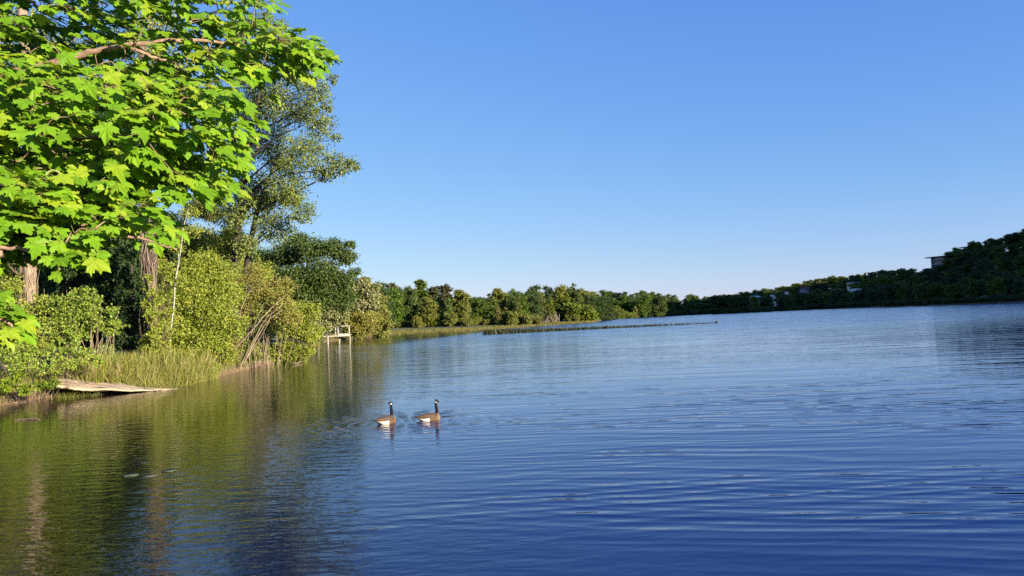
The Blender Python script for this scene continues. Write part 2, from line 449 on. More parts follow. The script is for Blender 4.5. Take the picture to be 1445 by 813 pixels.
# long low swell, regular short waves with fine crests, cross chop
swell = wnoise(0.8, 8, 0.25, 1.5, 0.4, dist=0.4)
chop = wnoise(4.2, 14, 0.42, 2.0, 0.5, (2, 9, 0))
fine = wnoise(10.0, -20, 0.6, 2.0, 0.55, (1, 4, 0))
patch = maprange(wnoise(0.07, 20, 0.35, 2.0, 0.5), 0.35, 0.65, 0.5, 1.3)
patch2 = maprange(wnoise(0.16, -30, 0.5, 2.0, 0.5, (7, 1, 0)), 0.36, 0.62, 0.4, 1.15)
vbank = add(add(X, mul(mathn(nt, 'MINIMUM', Y, 90.0), 0.2)), mul(mathn(nt, 'MAXIMUM', add(Y, -90.0), 0.0), -0.12))
openw = maprange(vbank, -2.0, 5.0, 0.2, 1.0)      # the bank at the left shelters the water
def train(lam, ang, amp, wob, seed):
    d_ = add(mul(X, math.sin(R(ang))), mul(Y, math.cos(R(ang))))
    n_ = wnoise(0.55, ang * 2, 0.4, 2.0, 0.5, (seed, seed * 2, 0))
    s_ = mathn(nt, 'SINE', add(mul(d_, 2 * math.pi / lam), mul(n_, wob)))
    c_ = mathn(nt, 'POWER', add(mul(s_, 0.5), 0.5), 1.7)
    return mul(mul(c_, amp), maprange(wnoise(0.3, ang, 0.3, 1.0, 0.5, (seed + 3, 5, 0)), 0.35, 0.65, 0.25, 1.2))
h = mul(swell, 0.022)
h = add(h, mul(add(train(0.78, 13, 0.0060, 15.0, 1), add(train(0.46, -6, 0.0040, 19.0, 4), train(0.30, 16, 0.0022, 17.0, 9))), mul(patch2, maprange(Y, 13.0, 34.0, 1.2, 0.32))))
h = mul(h, openw)
lee = maprange(openw, 0.2, 1.0, 1.35, 0.6)
lee = mul(lee, maprange(Y, 8.0, 16.0, 1.7, 1.0))
farw = maprange(mul(Y, openw), 45.0, 190.0, 1.0, 1.7)                # windier out on the lake
h = mul(h, farw)
h = add(h, mul(mul(chop, 0.0105), mul(mul(lee, patch), farw)))
h = add(h, mul(mul(fine, 0.0026), mul(patch, lee)))
saw = mathn(nt, 'MODULO', add(Y, add(mul(swell, 1.5), 50.0)), 1.3)          # lopsided waves: long faces towards this shore
h = add(h, mul(mul(saw, openw), maprange(Y, 35.0, 150.0, 0.003, 0.05)))
# ring ripples that spread from the two swimming geese
for G, amp, wl in ((GOOSE1, 0.0035, 0.34), (GOOSE2, 0.0035, 0.34)):
    dx = add(X, -float(G[0])); dy = add(Y, -float(G[1]))
    rd = mathn(nt, 'SQRT', add(mul(dx, dx), mul(dy, dy)))
    ph = mathn(nt, 'SINE', add(mul(rd, 2 * math.pi / wl), mul(chop, 3.0)))
    h = add(h, mul(mul(ph, amp), mul(maprange(rd, 0.2, 3.6, 1.0, 0.0), maprange(rd, 0.15, 0.4, 0.0, 1.0))))
bp = N(nt, 'ShaderNodeBump', i_Strength=1.0, i_Distance=1.0); nt.links.new(h, bp.inputs['Height'])
p = N(nt, 'ShaderNodeBsdfPrincipled', i_Roughness=0.03, i_IOR=1.333)
nt.links.new(maprange(mul(Y, openw), 60.0, 300.0, 0.025, 0.12), p.inputs['Roughness'])
wc = N(nt, 'ShaderNodeMixRGB')                     # peaty olive shallows by the bank, deep blue further out
wc.inputs[1].default_value = (0.005, 0.006, 0.003, 1); wc.inputs[2].default_value = (0.001, 0.010, 0.08, 1)
nt.links.new(maprange(vbank, -4.0, 3.0, 0.0, 1.0), wc.inputs[0]); nt.links.new(wc.outputs[0], p.inputs['Base Color'])
nt.links.new(bp.outputs[0], p.inputs['Normal'])
nt.links.new(p.outputs[0], out.inputs[0])
wb = MB()
a = np.linspace(0, 2 * np.pi, 96, endpoint=False)
rad = [0.01, 30, 120, 500, 1500]
V = np.concatenate([np.stack([CX + r_ * np.cos(a), CY + r_ * np.sin(a), np.zeros(96)], -1) for r_ in rad])
i, j = np.meshgrid(np.arange(len(rad) - 1), np.arange(96), indexing='ij')
wb.add(V, [np.stack([i * 96 + j, (i + 1) * 96 + j, (i + 1) * 96 + (j + 1) % 96, i * 96 + (j + 1) % 96], -1).reshape(-1, 4)])
tag(wb.build('water', wm), 'rippled blue lake water', kind='structure')

# ------------------------------------------------------------------ foliage generators
RH = np.array([[0, 0, 0], [0.42, -0.36, 0.07], [1, 0, -0.05], [0.42, 0.36, 0.07]]); RHF = [[[0, 1, 2], [0, 2, 3]]]
def sph(rng, n):
    v = rng.normal(size=(n, 3)); return v / np.linalg.norm(v, axis=1)[:, None]
def foliage(mb, rng, clumps, per, leaf, spray=9, fill=0.5, droop=0.25, mi=0, squash=0.8, upn=0.55):
    """clumps: (centre, radius); per: leaves per unit of r^2; sprays of leaves reach out of every clump"""
    for c, r in clumps:
        ns = max(3, int(per * r * r / spray))
        d = sph(rng, ns); d[:, 2] = d[:, 2] * squash + 0.08
        s0 = c + d * (r * rng.uniform(0.1, fill, ns))[:, None]
        e0 = c + d * (r * (0.58 + 0.48 * rng.random(ns) ** 1.5 + 0.4 * rng.random(ns) * (rng.random(ns) < 0.14)))[:, None] * np.array([1, 1, squash]) + rng.normal(size=(ns, 3)) * r * 0.1
        e0[:, 2] -= droop * r * rng.random(ns) * 0.5
        t = (np.arange(spray)[None, :] + rng.random((ns, spray))) / spray
        P = s0[:, None, :] * (1 - t[..., None]) + e0[:, None, :] * t[..., None]
        P += rng.normal(size=P.shape) * min(r * 0.09, leaf * 1.6)
        P = P.reshape(-1, 3)
        dd = np.repeat(d, spray, 0)
        n = len(P)
        nor = dd * 0.45 + np.array([0, 0, upn]) + rng.normal(size=(n, 3)) * 0.5
        tip = dd * 0.6 + rng.normal(size=(n, 3)) * 0.7 - np.array([0, 0, droop * 1.6])
        mb.leaves(P, tip, nor, leaf * rng.uniform(0.55, 1.4, n), RH, RHF, mi)
def limb(rng, a, b_, r0, r1, mb, sides=5, sag=0.08, n=6):
    a, b_ = np.asarray(a, float), np.asarray(b_, float)
    L = np.linalg.norm(b_ - a)
    m1 = a * 0.6 + b_ * 0.4 + rng.normal(size=3) * L * 0.06 + np.array([0, 0, L * sag])
    P = spline([a, m1, b_], n)
    mb.tube(P, np.linspace(r0, r1, n), sides)
    return P
def tree_at(name, label, cat, base, path, r0, clumps, leafkey, barkkey, per, leaf, seed, group=None, r1=None, limbs=True, spray=9, droop=0.25, sides=9, squash=0.8, twigs=0, limb_r=0.35, dens=3.6):
    """path: trunk centre line (world), clumps: [(centre, radius)] in the world"""
    rng = np.random.default_rng(seed)
    base = np.asarray(base, float)
    t = thing(name, base, label, cat, group)
    P = spline(path, 16)
    tb = MB()
    rad = np.linspace(1, 0, 16) ** 0.9 * (r0 - (r1 or r0 * 0.15)) + (r1 or r0 * 0.15)
    rad[0] *= 1.3
    rad = rad * (1 + 0.06 * rng.normal(size=16))
    tb.tube(P, rad, sides)
    if limbs:
        for c, r in clumps:
            k = int(np.clip(np.argmin(np.abs(P[:, 2] - (c[2] - 0.9 * r - 0.25 * np.hypot(*(c - P[8])[:2])))), 2, 14))
            Lp = limb(rng, P[k], c + sph(rng, 1)[0] * r * 0.25, rad[k] * limb_r + 0.006, 0.012, tb)
            for _ in range(twigs):
                q_ = Lp[rng.integers(2, 6)]
                limb(rng, q_, c + sph(rng, 1)[0] * r * 0.9, rad[k] * 0.12 + 0.004, 0.005, tb, 4)
    for k in range(len(tb.v)): tb.v[k] = tb.v[k] - base
    tb.build('trunk', BARK[barkkey], t, smooth=True)
    if clumps:
        cb = MB()
        foliage(cb, rng, clumps, per * dens, leaf, spray, droop=droop, squash=squash, fill=0.8)
        for k in range(len(cb.v)): cb.v[k] = cb.v[k] - base
        cb.build('crown', LEAF[leafkey], t)
    return t
def CL(D, *pts, dd=0.0, rng=None):
    """clumps from picture points (px, py, radius px [, depth offset in m])"""
    out_ = []
    for q_ in pts:
        dy = q_[3] if len(q_) > 3 else 0.0
        out_.append((at(q_[0], q_[1], D + dy), q_[2] * (D + dy) / F))
    return out_
def base_at(px, D):
    x, y, _ = at(px, hor(px), D)
    return np.array([x, y, tz(x, y) - 0.05])

# ------------------------------------------------------------------ far trees: a few kinds, copied
def far_tree(name, kind, leafkey, seed, h, wd, barkkey='dark', n=9, leaf=0.55, per=60, low=0.0, whole=False):
    rng = np.random.default_rng(seed)
    cl = []
    if kind == 'round':
        for k in range(n):
            z = h * (low + 0.12 + (0.78 - low) * (k + 0.5) / n); e = math.sqrt(max(0.06, 1 - ((z / h - 0.52) / 0.5) ** 2))
            ang = k * 2.4 + rng.uniform(-.5, .5); rr_ = wd * 0.3 * e * rng.uniform(0.5, 1.1)
            cl.append((np.array([rr_ * math.cos(ang), rr_ * math.sin(ang), z]), wd * rng.uniform(0.2, 0.3) * (0.55 + 0.45 * e)))
    elif kind == 'column':
        for k in range(n):
            f_ = (k + 0.5) / n; z = h * (0.08 + 0.86 * f_); e = (1 - 0.75 * f_ ** 1.6)
            ang = k * 2.4; rr_ = wd * 0.16 * e
            cl.append((np.array([rr_ * math.cos(ang), rr_ * math.sin(ang), z]), wd * 0.34 * e * rng.uniform(0.8, 1.15)))
    elif kind == 'bush':
        for k in range(n):
            ang = k * 2.4; rr_ = wd * 0.34 * math.sqrt(rng.random()); z = h * rng.uniform(0.25, 0.72) * (1 - 0.5 * (rr_ / (wd * 0.5)) ** 2)
            cl.append((np.array([rr_ * math.cos(ang), rr_ * math.sin(ang), z]), wd * rng.uniform(0.18, 0.27)))
    elif kind == 'sparse':
        for k in range(n):
            z = h * rng.uniform(0.3, 0.95); ang = k * 2.4; rr_ = wd * 0.36 * rng.random() * (1.15 - z / h)
            cl.append((np.array([rr_ * math.cos(ang), rr_ * math.sin(ang), z]), wd * rng.uniform(0.1, 0.18)))
    elif kind == 'cone':
        for k in range(n):
            f_ = (k + 0.5) / n
            cl.append((np.array([0, 0, h * (0.1 + 0.86 * f_)]) + rng.normal(size=3) * 0.15, wd * 0.5 * (1 - f_ * 0.88)))
    P = spline([[0, 0, -0.6], [rng.uniform(-.2, .2), rng.uniform(-.2, .2), h * 0.4], [rng.uniform(-.4, .4), rng.uniform(-.4, .4), h * 0.92]], 8)
    rad = np.linspace(h * 0.018, h * 0.003, 8)
    tb = MB(); tb.tube(P, rad, 6)
    for c, r in cl[:8]:
        k = int(np.clip(np.argmin(np.abs(P[:, 2] - (c[2] - r))), 1, 6))
        limb(rng, P[k], c, rad[k] * 0.5, 0.03, tb, 4, n=4)
    cb = MB() if not whole else tb
    foliage(cb, rng, cl, per, leaf, 7, mi=1 if whole else 0, squash=0.85, fill=0.6)
    if whole:
        return tb.mesh(name, [BARK[barkkey], LEAF[leafkey]])
    return (tb.mesh('trunk', BARK[barkkey], smooth=True), cb.mesh('crown', LEAF[leafkey]), h)
KIND = {}
for key, (kd, lf, hh_, wd, n_, pr) in {
    'green_round': ('round', 'f_green', 14, 10, 13, 120), 'green_round2': ('round', 'f_green', 14, 9, 12, 120), 'green_column': ('column', 'f_green', 15, 7, 11, 130),
    'olive_round': ('round', 'f_olive', 14, 9, 13, 110), 'olive_column': ('column', 'f_olive', 13, 6, 11, 120), 'olive_bush': ('bush', 'f_olive', 6, 7, 11, 200),
    'yellow_bush': ('bush', 'f_yellow', 8, 10, 15, 150), 'yellow_column': ('column', 'f_yellow', 13, 6, 11, 120),
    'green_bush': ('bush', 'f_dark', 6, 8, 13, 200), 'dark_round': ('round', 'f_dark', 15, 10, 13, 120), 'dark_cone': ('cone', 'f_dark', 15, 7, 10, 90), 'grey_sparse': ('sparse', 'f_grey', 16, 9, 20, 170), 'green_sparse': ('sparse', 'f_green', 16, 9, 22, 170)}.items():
    KIND[key] = far_tree('tree', kd, lf, sum(map(ord, key)), hh_, wd, n=n_, per=pr)
frng = random.Random(7)
def put_far(key, px, ytop, D, hw, label, cat='tree', group='trees on the far shore', name=None):
    tm, cm, h = KIND[key]
    if 520 < px < 765 and D < 420: D *= 0.9
    x, y, zt = at(px, ytop, D)
    z0 = tz(x, y)
    H = max(2.0, zt - z0)
    t = thing(name or ('shrub' if 'bush' in key else 'deciduous_tree' if 'cone' not in key else 'conifer_tree'), (x, y, z0), label, cat, group, frng.uniform(0, 6.28))
    wdef = {'round': 5.0, 'column': 3.2, 'bush': 4.6, 'sparse': 2.8, 'cone': 3.5}[key.split('_')[1].rstrip('2')]
    sx_ = 1.22 * hw * D / F / wdef
    t.scale = (sx_, sx_, H / (h * (1.0 if 'bush' not in key else 0.95)))
    for nm, me in (('trunk', tm), ('crown', cm)):
        o = bpy.data.objects.new(nm, me); COL.objects.link(o); o.parent = t
    return t
FRONT = [  # kind, px, top y, D, half width px, label
    ('green_round', 550, 408, 285, 21, 'bright green round tree, first of the far wood right of the dock'),
    ('green_round2', 577, 402, 300, 13, 'mid green tree with a domed top behind the round tree right of the dock'),
    ('olive_round', 604, 421, 296, 15, 'low dark olive tree beside the small dead brush heap on the far shore'),
    ('olive_bush', 588, 442, 288, 8, 'small tan shrub right of the bright round tree, at the marsh edge'),
    ('green_column', 632, 417, 305, 8, 'narrow bright green tree rising behind the pale round bush on the marsh edge'),
    ('olive_bush', 637, 438, 292, 11, 'pale yellowish round bush standing alone at the marsh edge'),
    ('olive_round', 651, 406, 318, 16, 'broad brown olive tree with a flat dome above the pale round bush'),
    ('olive_bush', 658, 447, 292, 9, 'low olive bush right of the pale round bush'),
    ('green_round', 677, 419, 305, 15, 'mid green layered tree right of the broad brown olive tree'),
    ('green_column', 690, 411, 322, 9, 'dark green narrow tree left of the tan thicket on the far shore'),
    ('olive_column', 702, 426, 300, 8, 'tan upright tree at the left end of the thicket behind the marsh'),
    ('olive_round', 704, 404, 322, 14, 'dome shaped olive tree above the left end of the tan thicket'),
    ('olive_column', 713, 431, 300, 8, 'tan feathery tree, middle of the thicket behind the marsh'),
    ('olive_bush', 722, 436, 298, 10, 'wide tan bush at the foot of the thicket behind the marsh'),
    ('green_round2', 723, 406, 325, 13, 'rounded green tree above the middle of the tan thicket'),
    ('olive_column', 731, 420, 305, 8, 'olive upright tree at the right end of the tan thicket'),
    ('green_column', 739, 414, 312, 8, 'dark green column tree right of the tan thicket'),
    ('olive_bush', 744, 441, 302, 9, 'olive bush right of the tan thicket at the water edge'),
    ('dark_round', 752, 400, 335, 13, 'tall dark tree with a knobbed top left of the fallen dead branches'),
    ('dark_round', 766, 413, 330, 13, 'very dark shaded tree directly behind the fallen dead branches'),
    ('olive_bush', 757, 443, 308, 9, 'brown olive bush touching the left side of the fallen dead branches'),
    ('dark_round', 774, 401, 345, 9, 'dark slim tree right of the knobbed tall one'),
    ('yellow_column', 777, 415, 322, 7, 'yellow green column tree above the fallen dead branches'),
    ('olive_round', 791, 400, 345, 11, 'tall olive green tree left of the tallest bright tree on the point'),
    ('green_column', 809, 396, 345, 12, 'tallest bright green tree at the end of the wooded point'),
    ('yellow_column', 800, 412, 338, 8, 'yellow green slender tree at the left of the bright willow mound'),
    ('yellow_bush', 817, 423, 332, 21, 'large bright yellow green willow mound at the end of the wooded point'),
    ('yellow_bush', 832, 437, 335, 10, 'small yellow green bush at the right foot of the willow mound'),
    ('olive_round', 836, 410, 470, 12, 'olive domed tree just right of the tallest bright tree, farther off'),
    ('green_sparse', 592, 395, 345, 13, 'thin grey green tree with see through top above the far wood'),
    ('grey_sparse', 553, 397, 345, 12, 'brownish half bare tree top behind the bright round tree'),
    ('grey_sparse', 612, 402, 345, 15, 'grey thin tree top left of the pointed grey one'),
    ('grey_sparse', 628, 399, 345, 13, 'pointed grey tree top, taller than its neighbours'),
    ('olive_bush', 858, 432, 480, 8, 'olive bush at the far waterline, first right of the wooded point'),
    ('yellow_bush', 871, 428, 485, 9, 'bright green pointed bush at the far waterline right of the point'),
    ('yellow_bush', 884, 436, 495, 9, 'low bright green bush left of the leaning brown sapling'),
    ('olive_column', 896, 429, 505, 5, 'leaning brown sapling at the far waterline'),
    ('green_round', 906, 416, 530, 11, 'full green tree right of the leaning brown sapling'),
    ('green_round', 930, 417, 545, 12, 'broad sunlit green tree, last with light down to the water'),
]
for a_ in FRONT:
    put_far(*a_, cat='shrub' if 'bush' in a_[0] else 'tree')
# second rows that fill the wood up to its skyline
SKY = np.array([(520, 404), (545, 400), (560, 402), (590, 404), (612, 410), (640, 410), (652, 409), (668, 415), (682, 413), (702, 408), (722, 409), (745, 411), (752, 405), (775, 405), (792, 404), (812, 404), (826, 411), (846, 409),
                (862, 412), (873, 411), (893, 409), (920, 412), (950, 413), (985, 416), (1010, 417), (1040, 415), (1052, 411), (1075, 409), (1110, 402), (1130, 397), (1170, 391), (1200, 387), (1230, 384), (1270, 379), (1300, 381),
                (1325, 375), (1345, 353), (1370, 343), (1400, 335), (1425, 328), (1445, 324), (1480, 310), (1540, 285)], float)
skyline = lambda px: float(np.interp(px, SKY[:, 0], SKY[:, 1]))
px = 515
while px < 850:
    for row in range(3):
        D = 322 + row * 32 + frng.uniform(-8, 8) + max(0, px - 760) * 0.6
        put_far(frng.choice(['green_round', 'dark_round', 'olive_round', 'green_round2', 'dark_cone' if row else 'green_column']), px + row * 7 + frng.uniform(-3, 3), skyline(px) + frng.uniform(1, 9) + (3 if row == 0 else 0), D, frng.uniform(9, 13),
                'tree packed in the back rows of the wood on the point', group='back rows of the wood on the point')
    px += frng.uniform(13, 17)
px = 846
while px < 1010:
    for row in range(3):
        D = 545 + row * 60 + frng.uniform(-8, 8)
        D = max(D, float(shore(math.atan((px - 722.5) / F))) + 14 + row * 50)
        put_far(frng.choice(['green_round', 'dark_round', 'green_round2', 'green_column']), px + row * 5 + frng.uniform(-3, 3), skyline(px) + (2 - row) * 4.5 + frng.uniform(-0.5, 4), D, frng.uniform(8, 11),
                'green tree in the closed wood behind the tip of the weed bar', group='closed wood behind the weed bar')
    px += frng.uniform(11, 15)
# low growth along the foot of the woods
px = 522
while px < 905:
    D = float(np.interp(px, [520, 700, 760, 835, 850, 900], [292, 303, 312, 338, 500, 530])) + frng.uniform(-3, 3)
    if not (765 < px < 795):
        put_far(frng.choice(['olive_bush', 'olive_bush', 'yellow_bush']), px, hor(px) - frng.uniform(3, 8) + (0 if px < 850 else 2), D, frng.uniform(6, 9), 'low bush at the foot of the wood behind the marsh', 'shrub', 'low bushes at the foot of the far wood')
    px += frng.uniform(8, 13)
px = 905
while px < 1475:
    t_ = math.atan((px - 722.5) / F); D = float(shore(t_)) * math.cos(t_) + 7
    x, y, _ = at(px, hor(px), D)
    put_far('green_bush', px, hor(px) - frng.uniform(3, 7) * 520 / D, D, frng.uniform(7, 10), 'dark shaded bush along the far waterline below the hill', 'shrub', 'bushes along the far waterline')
    px += frng.uniform(9, 12)
# the wooded hill at the right
hrng = random.Random(21)
def hill_band(p0, p1, step, rows, label, group, keys, hw, top):
    px_ = p0
    while px_ < p1:
        t_ = math.atan((px_ - 722.5) / F)
        rs = float(shore(t_)) * math.cos(t_); rc = float(np.interp(t_, HA, HR)) * math.cos(t_)
        for row in range(rows):
            f_ = (row + hrng.uniform(0.0, 0.5)) / (rows - 0.6)
            D = rs + 12 + (rc - rs - 4) * f_
            pp = px_ + hrng.uniform(-.4, .4) * step
            x, y, _ = at(pp, hor(pp), D)
            z = tz(x, y)
            H = hrng.uniform(10.5, 15.0)
            yt = hor(pp) - (z + H - EYE) / D * F
            if row == rows - 1: yt = skyline(pp) + hrng.uniform(-1.0, 3)
            yt = max(yt, skyline(pp) - 1)
            put_far(hrng.choice(keys), pp, yt, D, hrng.uniform(*hw), label, group=group)
        px_ += step
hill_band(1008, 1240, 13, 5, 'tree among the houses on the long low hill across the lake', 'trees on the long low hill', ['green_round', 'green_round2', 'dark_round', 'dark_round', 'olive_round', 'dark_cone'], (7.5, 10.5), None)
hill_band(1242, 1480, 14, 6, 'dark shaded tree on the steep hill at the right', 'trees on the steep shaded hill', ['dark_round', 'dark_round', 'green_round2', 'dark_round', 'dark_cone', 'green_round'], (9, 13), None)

# ------------------------------------------------------------------ houses across the lake
WHITE = plain('white_wall_paint', (0.8, 0.78, 0.74)); CREAM = plain('cream_wall', (0.74, 0.62, 0.5)); GREYW = plain('grey_siding', (0.2, 0.21, 0.23))
ROOFD = plain('dark_roof', (0.05, 0.05, 0.055)); ROOFW = plain('pale_roof', (0.6, 0.6, 0.6)); GLASS = plain('dark_window_glass', (0.03, 0.04, 0.05), 0.08, 0.6)
DARKW = plain('dark_grey_cladding', (0.09, 0.095, 0.11)); CONC = plain('balcony_slab', (0.3, 0.3, 0.3))
def part(name, mat, parent, boxes, rz=0.0):
    m_ = MB()
    for c, s_ in boxes: m_.box(c, s_, rz)
    return m_.build(name, mat, parent)
def gable(name, mat, parent, x0, x1, y0, y1, z, h_):
    m_ = MB(); ym = (y0 + y1) / 2
    V = [(x0, y0, z), (x1, y0, z), (x1, y1, z), (x0, y1, z), (x0, ym, z + h_), (x1, ym, z + h_)]
    m_.add(V, [[[0, 1, 5, 4], [2, 3, 4, 5], [0, 3, 2, 1]], [[0, 4, 3], [1, 2, 5]]])
    return m_.build(name, mat, parent)
def house(px, pyb, D, wpx, hpx, label, wall, roof, style, rz=0.25, deep=9.0):
    x, y, z = at(px, pyb, D)
    W, H = wpx * D / F, hpx * D / F
    zt = tz(x, y)
    t = thing('house', (x, y, z), label, 'house', 'houses on the hill across the lake', rz)
    d0 = z - zt + 2.0
    part('wall', wall, t, [((0, 0, (H - d0) / 2), (W, deep, H + d0))])
    if style == 'gable':
        gable('roof', roof, t, -W / 2 - .5, W / 2 + .5, -deep / 2 - .5, deep / 2 + .5, H + 0.003, H * 0.5)
    else:
        part('roof', roof, t, [((0, 0, H + 0.2), (W + 0.8, deep + 0.8, 0.4))])
    n_ = max(2, int(W / 3.2))
    for k in range(n_):
        wx = -W / 2 + W * (k + 0.5) / n_
        part('window', GLASS, t, [((wx, -deep / 2 - 0.03, H * 0.52), (W / n_ * 0.5, 0.08, H * 0.36))])
    return t
house(1204, 405, 700, 9, 5.5, 'cream flat roofed house, upper of the pair on the hill left of the apartment block', CREAM, ROOFW, 'flat')
house(1209, 413, 655, 11, 5.0, 'long white house below the cream one on the hill', WHITE, ROOFW, 'flat')
house(1065, 423.5, 640, 9, 4.0, 'small white roofed house, leftmost on the far hill', GREYW, ROOFW, 'gable')
house(1097, 420, 690, 16, 4.5, 'long grey and white house beside the white gabled house', WHITE, ROOFD, 'flat')
house(1107, 417, 700, 7, 5.0, 'white house with a tall pointed gable on the far hill', WHITE, ROOFD, 'gable', rz=1.2, deep=7.0)
house(1135, 412, 720, 5, 4.5, 'small grey house right of the white gabled house', GREYW, ROOFD, 'gable')

x, y, z = at(1335, 386, 600)
apt = thing('apartment_building', (x, y, z), 'grey apartment block with stacked balconies and overhanging flat roof on the hill', 'building', rz=0.35)
sc_ = 600 / F
W, H, DP = 24 * sc_, 23 * sc_, 14.0
part('wall', DARKW, apt, [((0, 0, H / 2 - 6), (W, DP, H + 12))])
part('roof', ROOFD, apt, [((-0.6, -0.4, H + 0.35), (W + 6.5, DP + 5, 0.7))])
for k in range(4):
    zz = H * (k + 0.08) / 4 + 0.3
    bal = part('balcony', CONC, apt, [((-W / 2 - 1.4, -1.0, zz), (2.8, DP * 0.8, 0.3)), ((-W / 2 + 3.2, -DP / 2 - 1.0, zz), (6.0, 1.96, 0.3))])
    part('railing', GREYW, bal, [((-W / 2 - 2.75, -1.0, zz + 0.7), (0.08, DP * 0.8, 0.9)), ((-W / 2 + 3.2, -DP / 2 - 1.93, zz + 0.7), (6.0, 0.08, 0.9))])
    for q_ in range(4):
        part('window', GLASS, apt, [((-W / 2 + 1.8 + q_ * W / 4.3, -DP / 2 - 0.03, zz + 1.5), (W / 6, 0.1, 1.9))])
    part('window', GLASS, apt, [((-W / 2 - 0.03, 0, zz + 1.5), (0.1, DP * 0.5, 1.9))])
x, y, z = at(1372, 352, 620)
b2 = thing('house', (x, y, z), 'dark flat roof edge poking out of the trees above the apartment block', 'house', 'houses on the hill across the lake', 0.35)
part('wall', GREYW, b2, [((0, 0, -1.5), (9, 8, 6))]); part('roof', ROOFD, b2, [((-1.2, 0, 1.8), (13, 10, 0.6))])

# ------------------------------------------------------------------ left bank
def shrub(name, label, D, cl, leafkey, per, leaf, seed, stems=(), barkkey='brown', cat='shrub', group=None, stem_r=0.024, droop=0.2, dn=7, squash=0.85):
    rng = np.random.default_rng(seed)
    cx_ = np.mean([c for c, r in cl], 0)
    b_ = np.array([cx_[0], cx_[1], tz(cx_[0], cx_[1])])
    t = thing(name, b_, label, cat, group)
    st = MB()
    for k, (c, r) in enumerate(cl):
        for q_ in range(3):
            a0 = b_ + np.array([(c[0] - b_[0]) * 0.5 + rng.normal() * 0.25, (c[1] - b_[1]) * 0.5 + rng.normal() * 0.25, 0])
            a0[2] = tz(a0[0], a0[1]) - 0.1
            limb(rng, a0, c + sph(rng, 1)[0] * r * 0.95, stem_r * rng.uniform(.6, 1.1), 0.006, st, 5, sag=0.05)
    # loose arching shoots that break the outline
    wp, wd_ = [], []
    if cl[0][1] > 0.45:
        for c, r in cl:
            for q_ in range(4):
                d_ = sph(rng, 1)[0]; d_[2] = abs(d_[2]) * 0.8 + 0.25
                L = r * rng.uniform(0.9, 1.6)
                W_ = spline([c, c + d_ * L * 0.6, c + d_ * L + np.array([d_[0], d_[1], 0]) * L * 0.25 - [0, 0, L * rng.uniform(0.05, 0.4)]], 9)
                st.tube(W_, np.linspace(0.008, 0.003, 9), 4, cap=False)
                t_ = rng.uniform(0.35, 1, 34) * 8; i_ = np.minimum(t_.astype(int), 7)
                wp.append(W_[i_] * (1 - (t_ - i_))[:, None] + W_[i_ + 1] * (t_ - i_)[:, None] + rng.normal(size=(34, 3)) * leaf * 0.55); wd_.append(np.tile(d_, (34, 1)))
    for path, r0 in stems:
        P = spline(path, 14); P = P + rng.normal(size=P.shape) * 0.02
        st.tube(P, np.linspace(r0, r0 * 0.35, 14), 6)
    for k in range(len(st.v)): st.v[k] = st.v[k] - b_
    st.build('stem', BARK[barkkey], t, smooth=True)
    cb = MB(); foliage(cb, rng, cl, per * 2.8, leaf * 1.15, dn, droop=droop, squash=squash, fill=0.85)
    if wp:
        wp, wd_ = np.concatenate(wp), np.concatenate(wd_); n_w = len(wp)
        cb.leaves(wp, wd_ * 0.6 + rng.normal(size=(n_w, 3)) * 0.6 - [0, 0, 0.25], np.array([0, 0, .7]) + rng.normal(size=(n_w, 3)) * 0.5, leaf * 1.1 * rng.uniform(0.6, 1.3, n_w), RH, RHF)
    for k in range(len(cb.v)): cb.v[k] = cb.v[k] - b_
    cb.build('foliage', LEAF[leafkey], t)
    return t

# tall poplar that rises above the maple
D = 62
b0 = base_at(332, D)
tree_at('poplar_tree', 'tall open poplar with pale flickering leaves rising against the sky behind the maple branches', 'tree', b0,
        [b0, at(330, 400, D), at(338, 300, D), at(352, 200, D), at(375, 90, D)], 0.42,
        CL(D, (420, 100, 36), (448, 128, 24, -2), (385, 62, 30, 1), (405, 150, 42, -1), (450, 175, 28, -2), (462, 80, 12), (470, 112, 10, -1), (372, 130, 36, 2), (430, 215, 36, -3), (475, 232, 26, -2), (500, 232, 13, -2), (455, 245, 18, -2),
              (380, 200, 40, 2), (350, 160, 34, 3), (345, 100, 34, 2), (405, 262, 36, -2), (365, 270, 40, 2), (325, 220, 40, 3), (320, 290, 40, 2), (385, 318, 36, 0), (428, 300, 22, -2), (300, 150, 40, 4), (440, 150, 14, -3), (395, 35, 12), (372, 28, 18, 1), (462, 150, 12, -2), (475, 195, 10, -2), (340, 40, 24, 2), (334, 305, 20, -2), (346, 345, 22, -2), (326, 385, 22, -2), (350, 285, 16, -2)),
        'poplar', 'dark', 330, 0.155, 11, twigs=2, droop=0.3, spray=10, squash=0.9, limb_r=0.4, dens=2.2)
b1 = base_at(352, 65)
tree_at('poplar_tree', 'second dark poplar trunk leaning right, just right of the tall poplar trunk', 'tree', b1,
        [b1, at(348, 390, 65), at(358, 320, 65), at(372, 270, 65), at(395, 215, 65)], 0.36, CL(65, (395, 230, 22, 1), (372, 285, 20, 2), (410, 280, 22, 2)), 'poplar', 'dark', 300, 0.15, 12, twigs=1)
# dark leaved tree at the right foot of the poplar
D = 84
b0 = base_at(420, D)
tree_at('dark_leaved_tree', 'broad dark green tree right of the poplar trunks', 'tree', b0, [b0, at(424, 440, D), at(430, 390, D), at(440, 350, D)], 0.32,
        CL(D, (440, 352, 26), (470, 350, 22), (488, 362, 18), (405, 360, 30, 2), (455, 385, 32, -1), (485, 395, 20), (420, 395, 32, -1), (390, 395, 28), (372, 370, 26, 2), (445, 420, 34), (400, 425, 30), (500, 385, 10, 1), (495, 345, 9), (420, 340, 18, 2), (480, 420, 26, 1)),
        'darkpoplar', 'dark', 420, 0.2, 13, twigs=1, droop=0.3, dens=2.3)
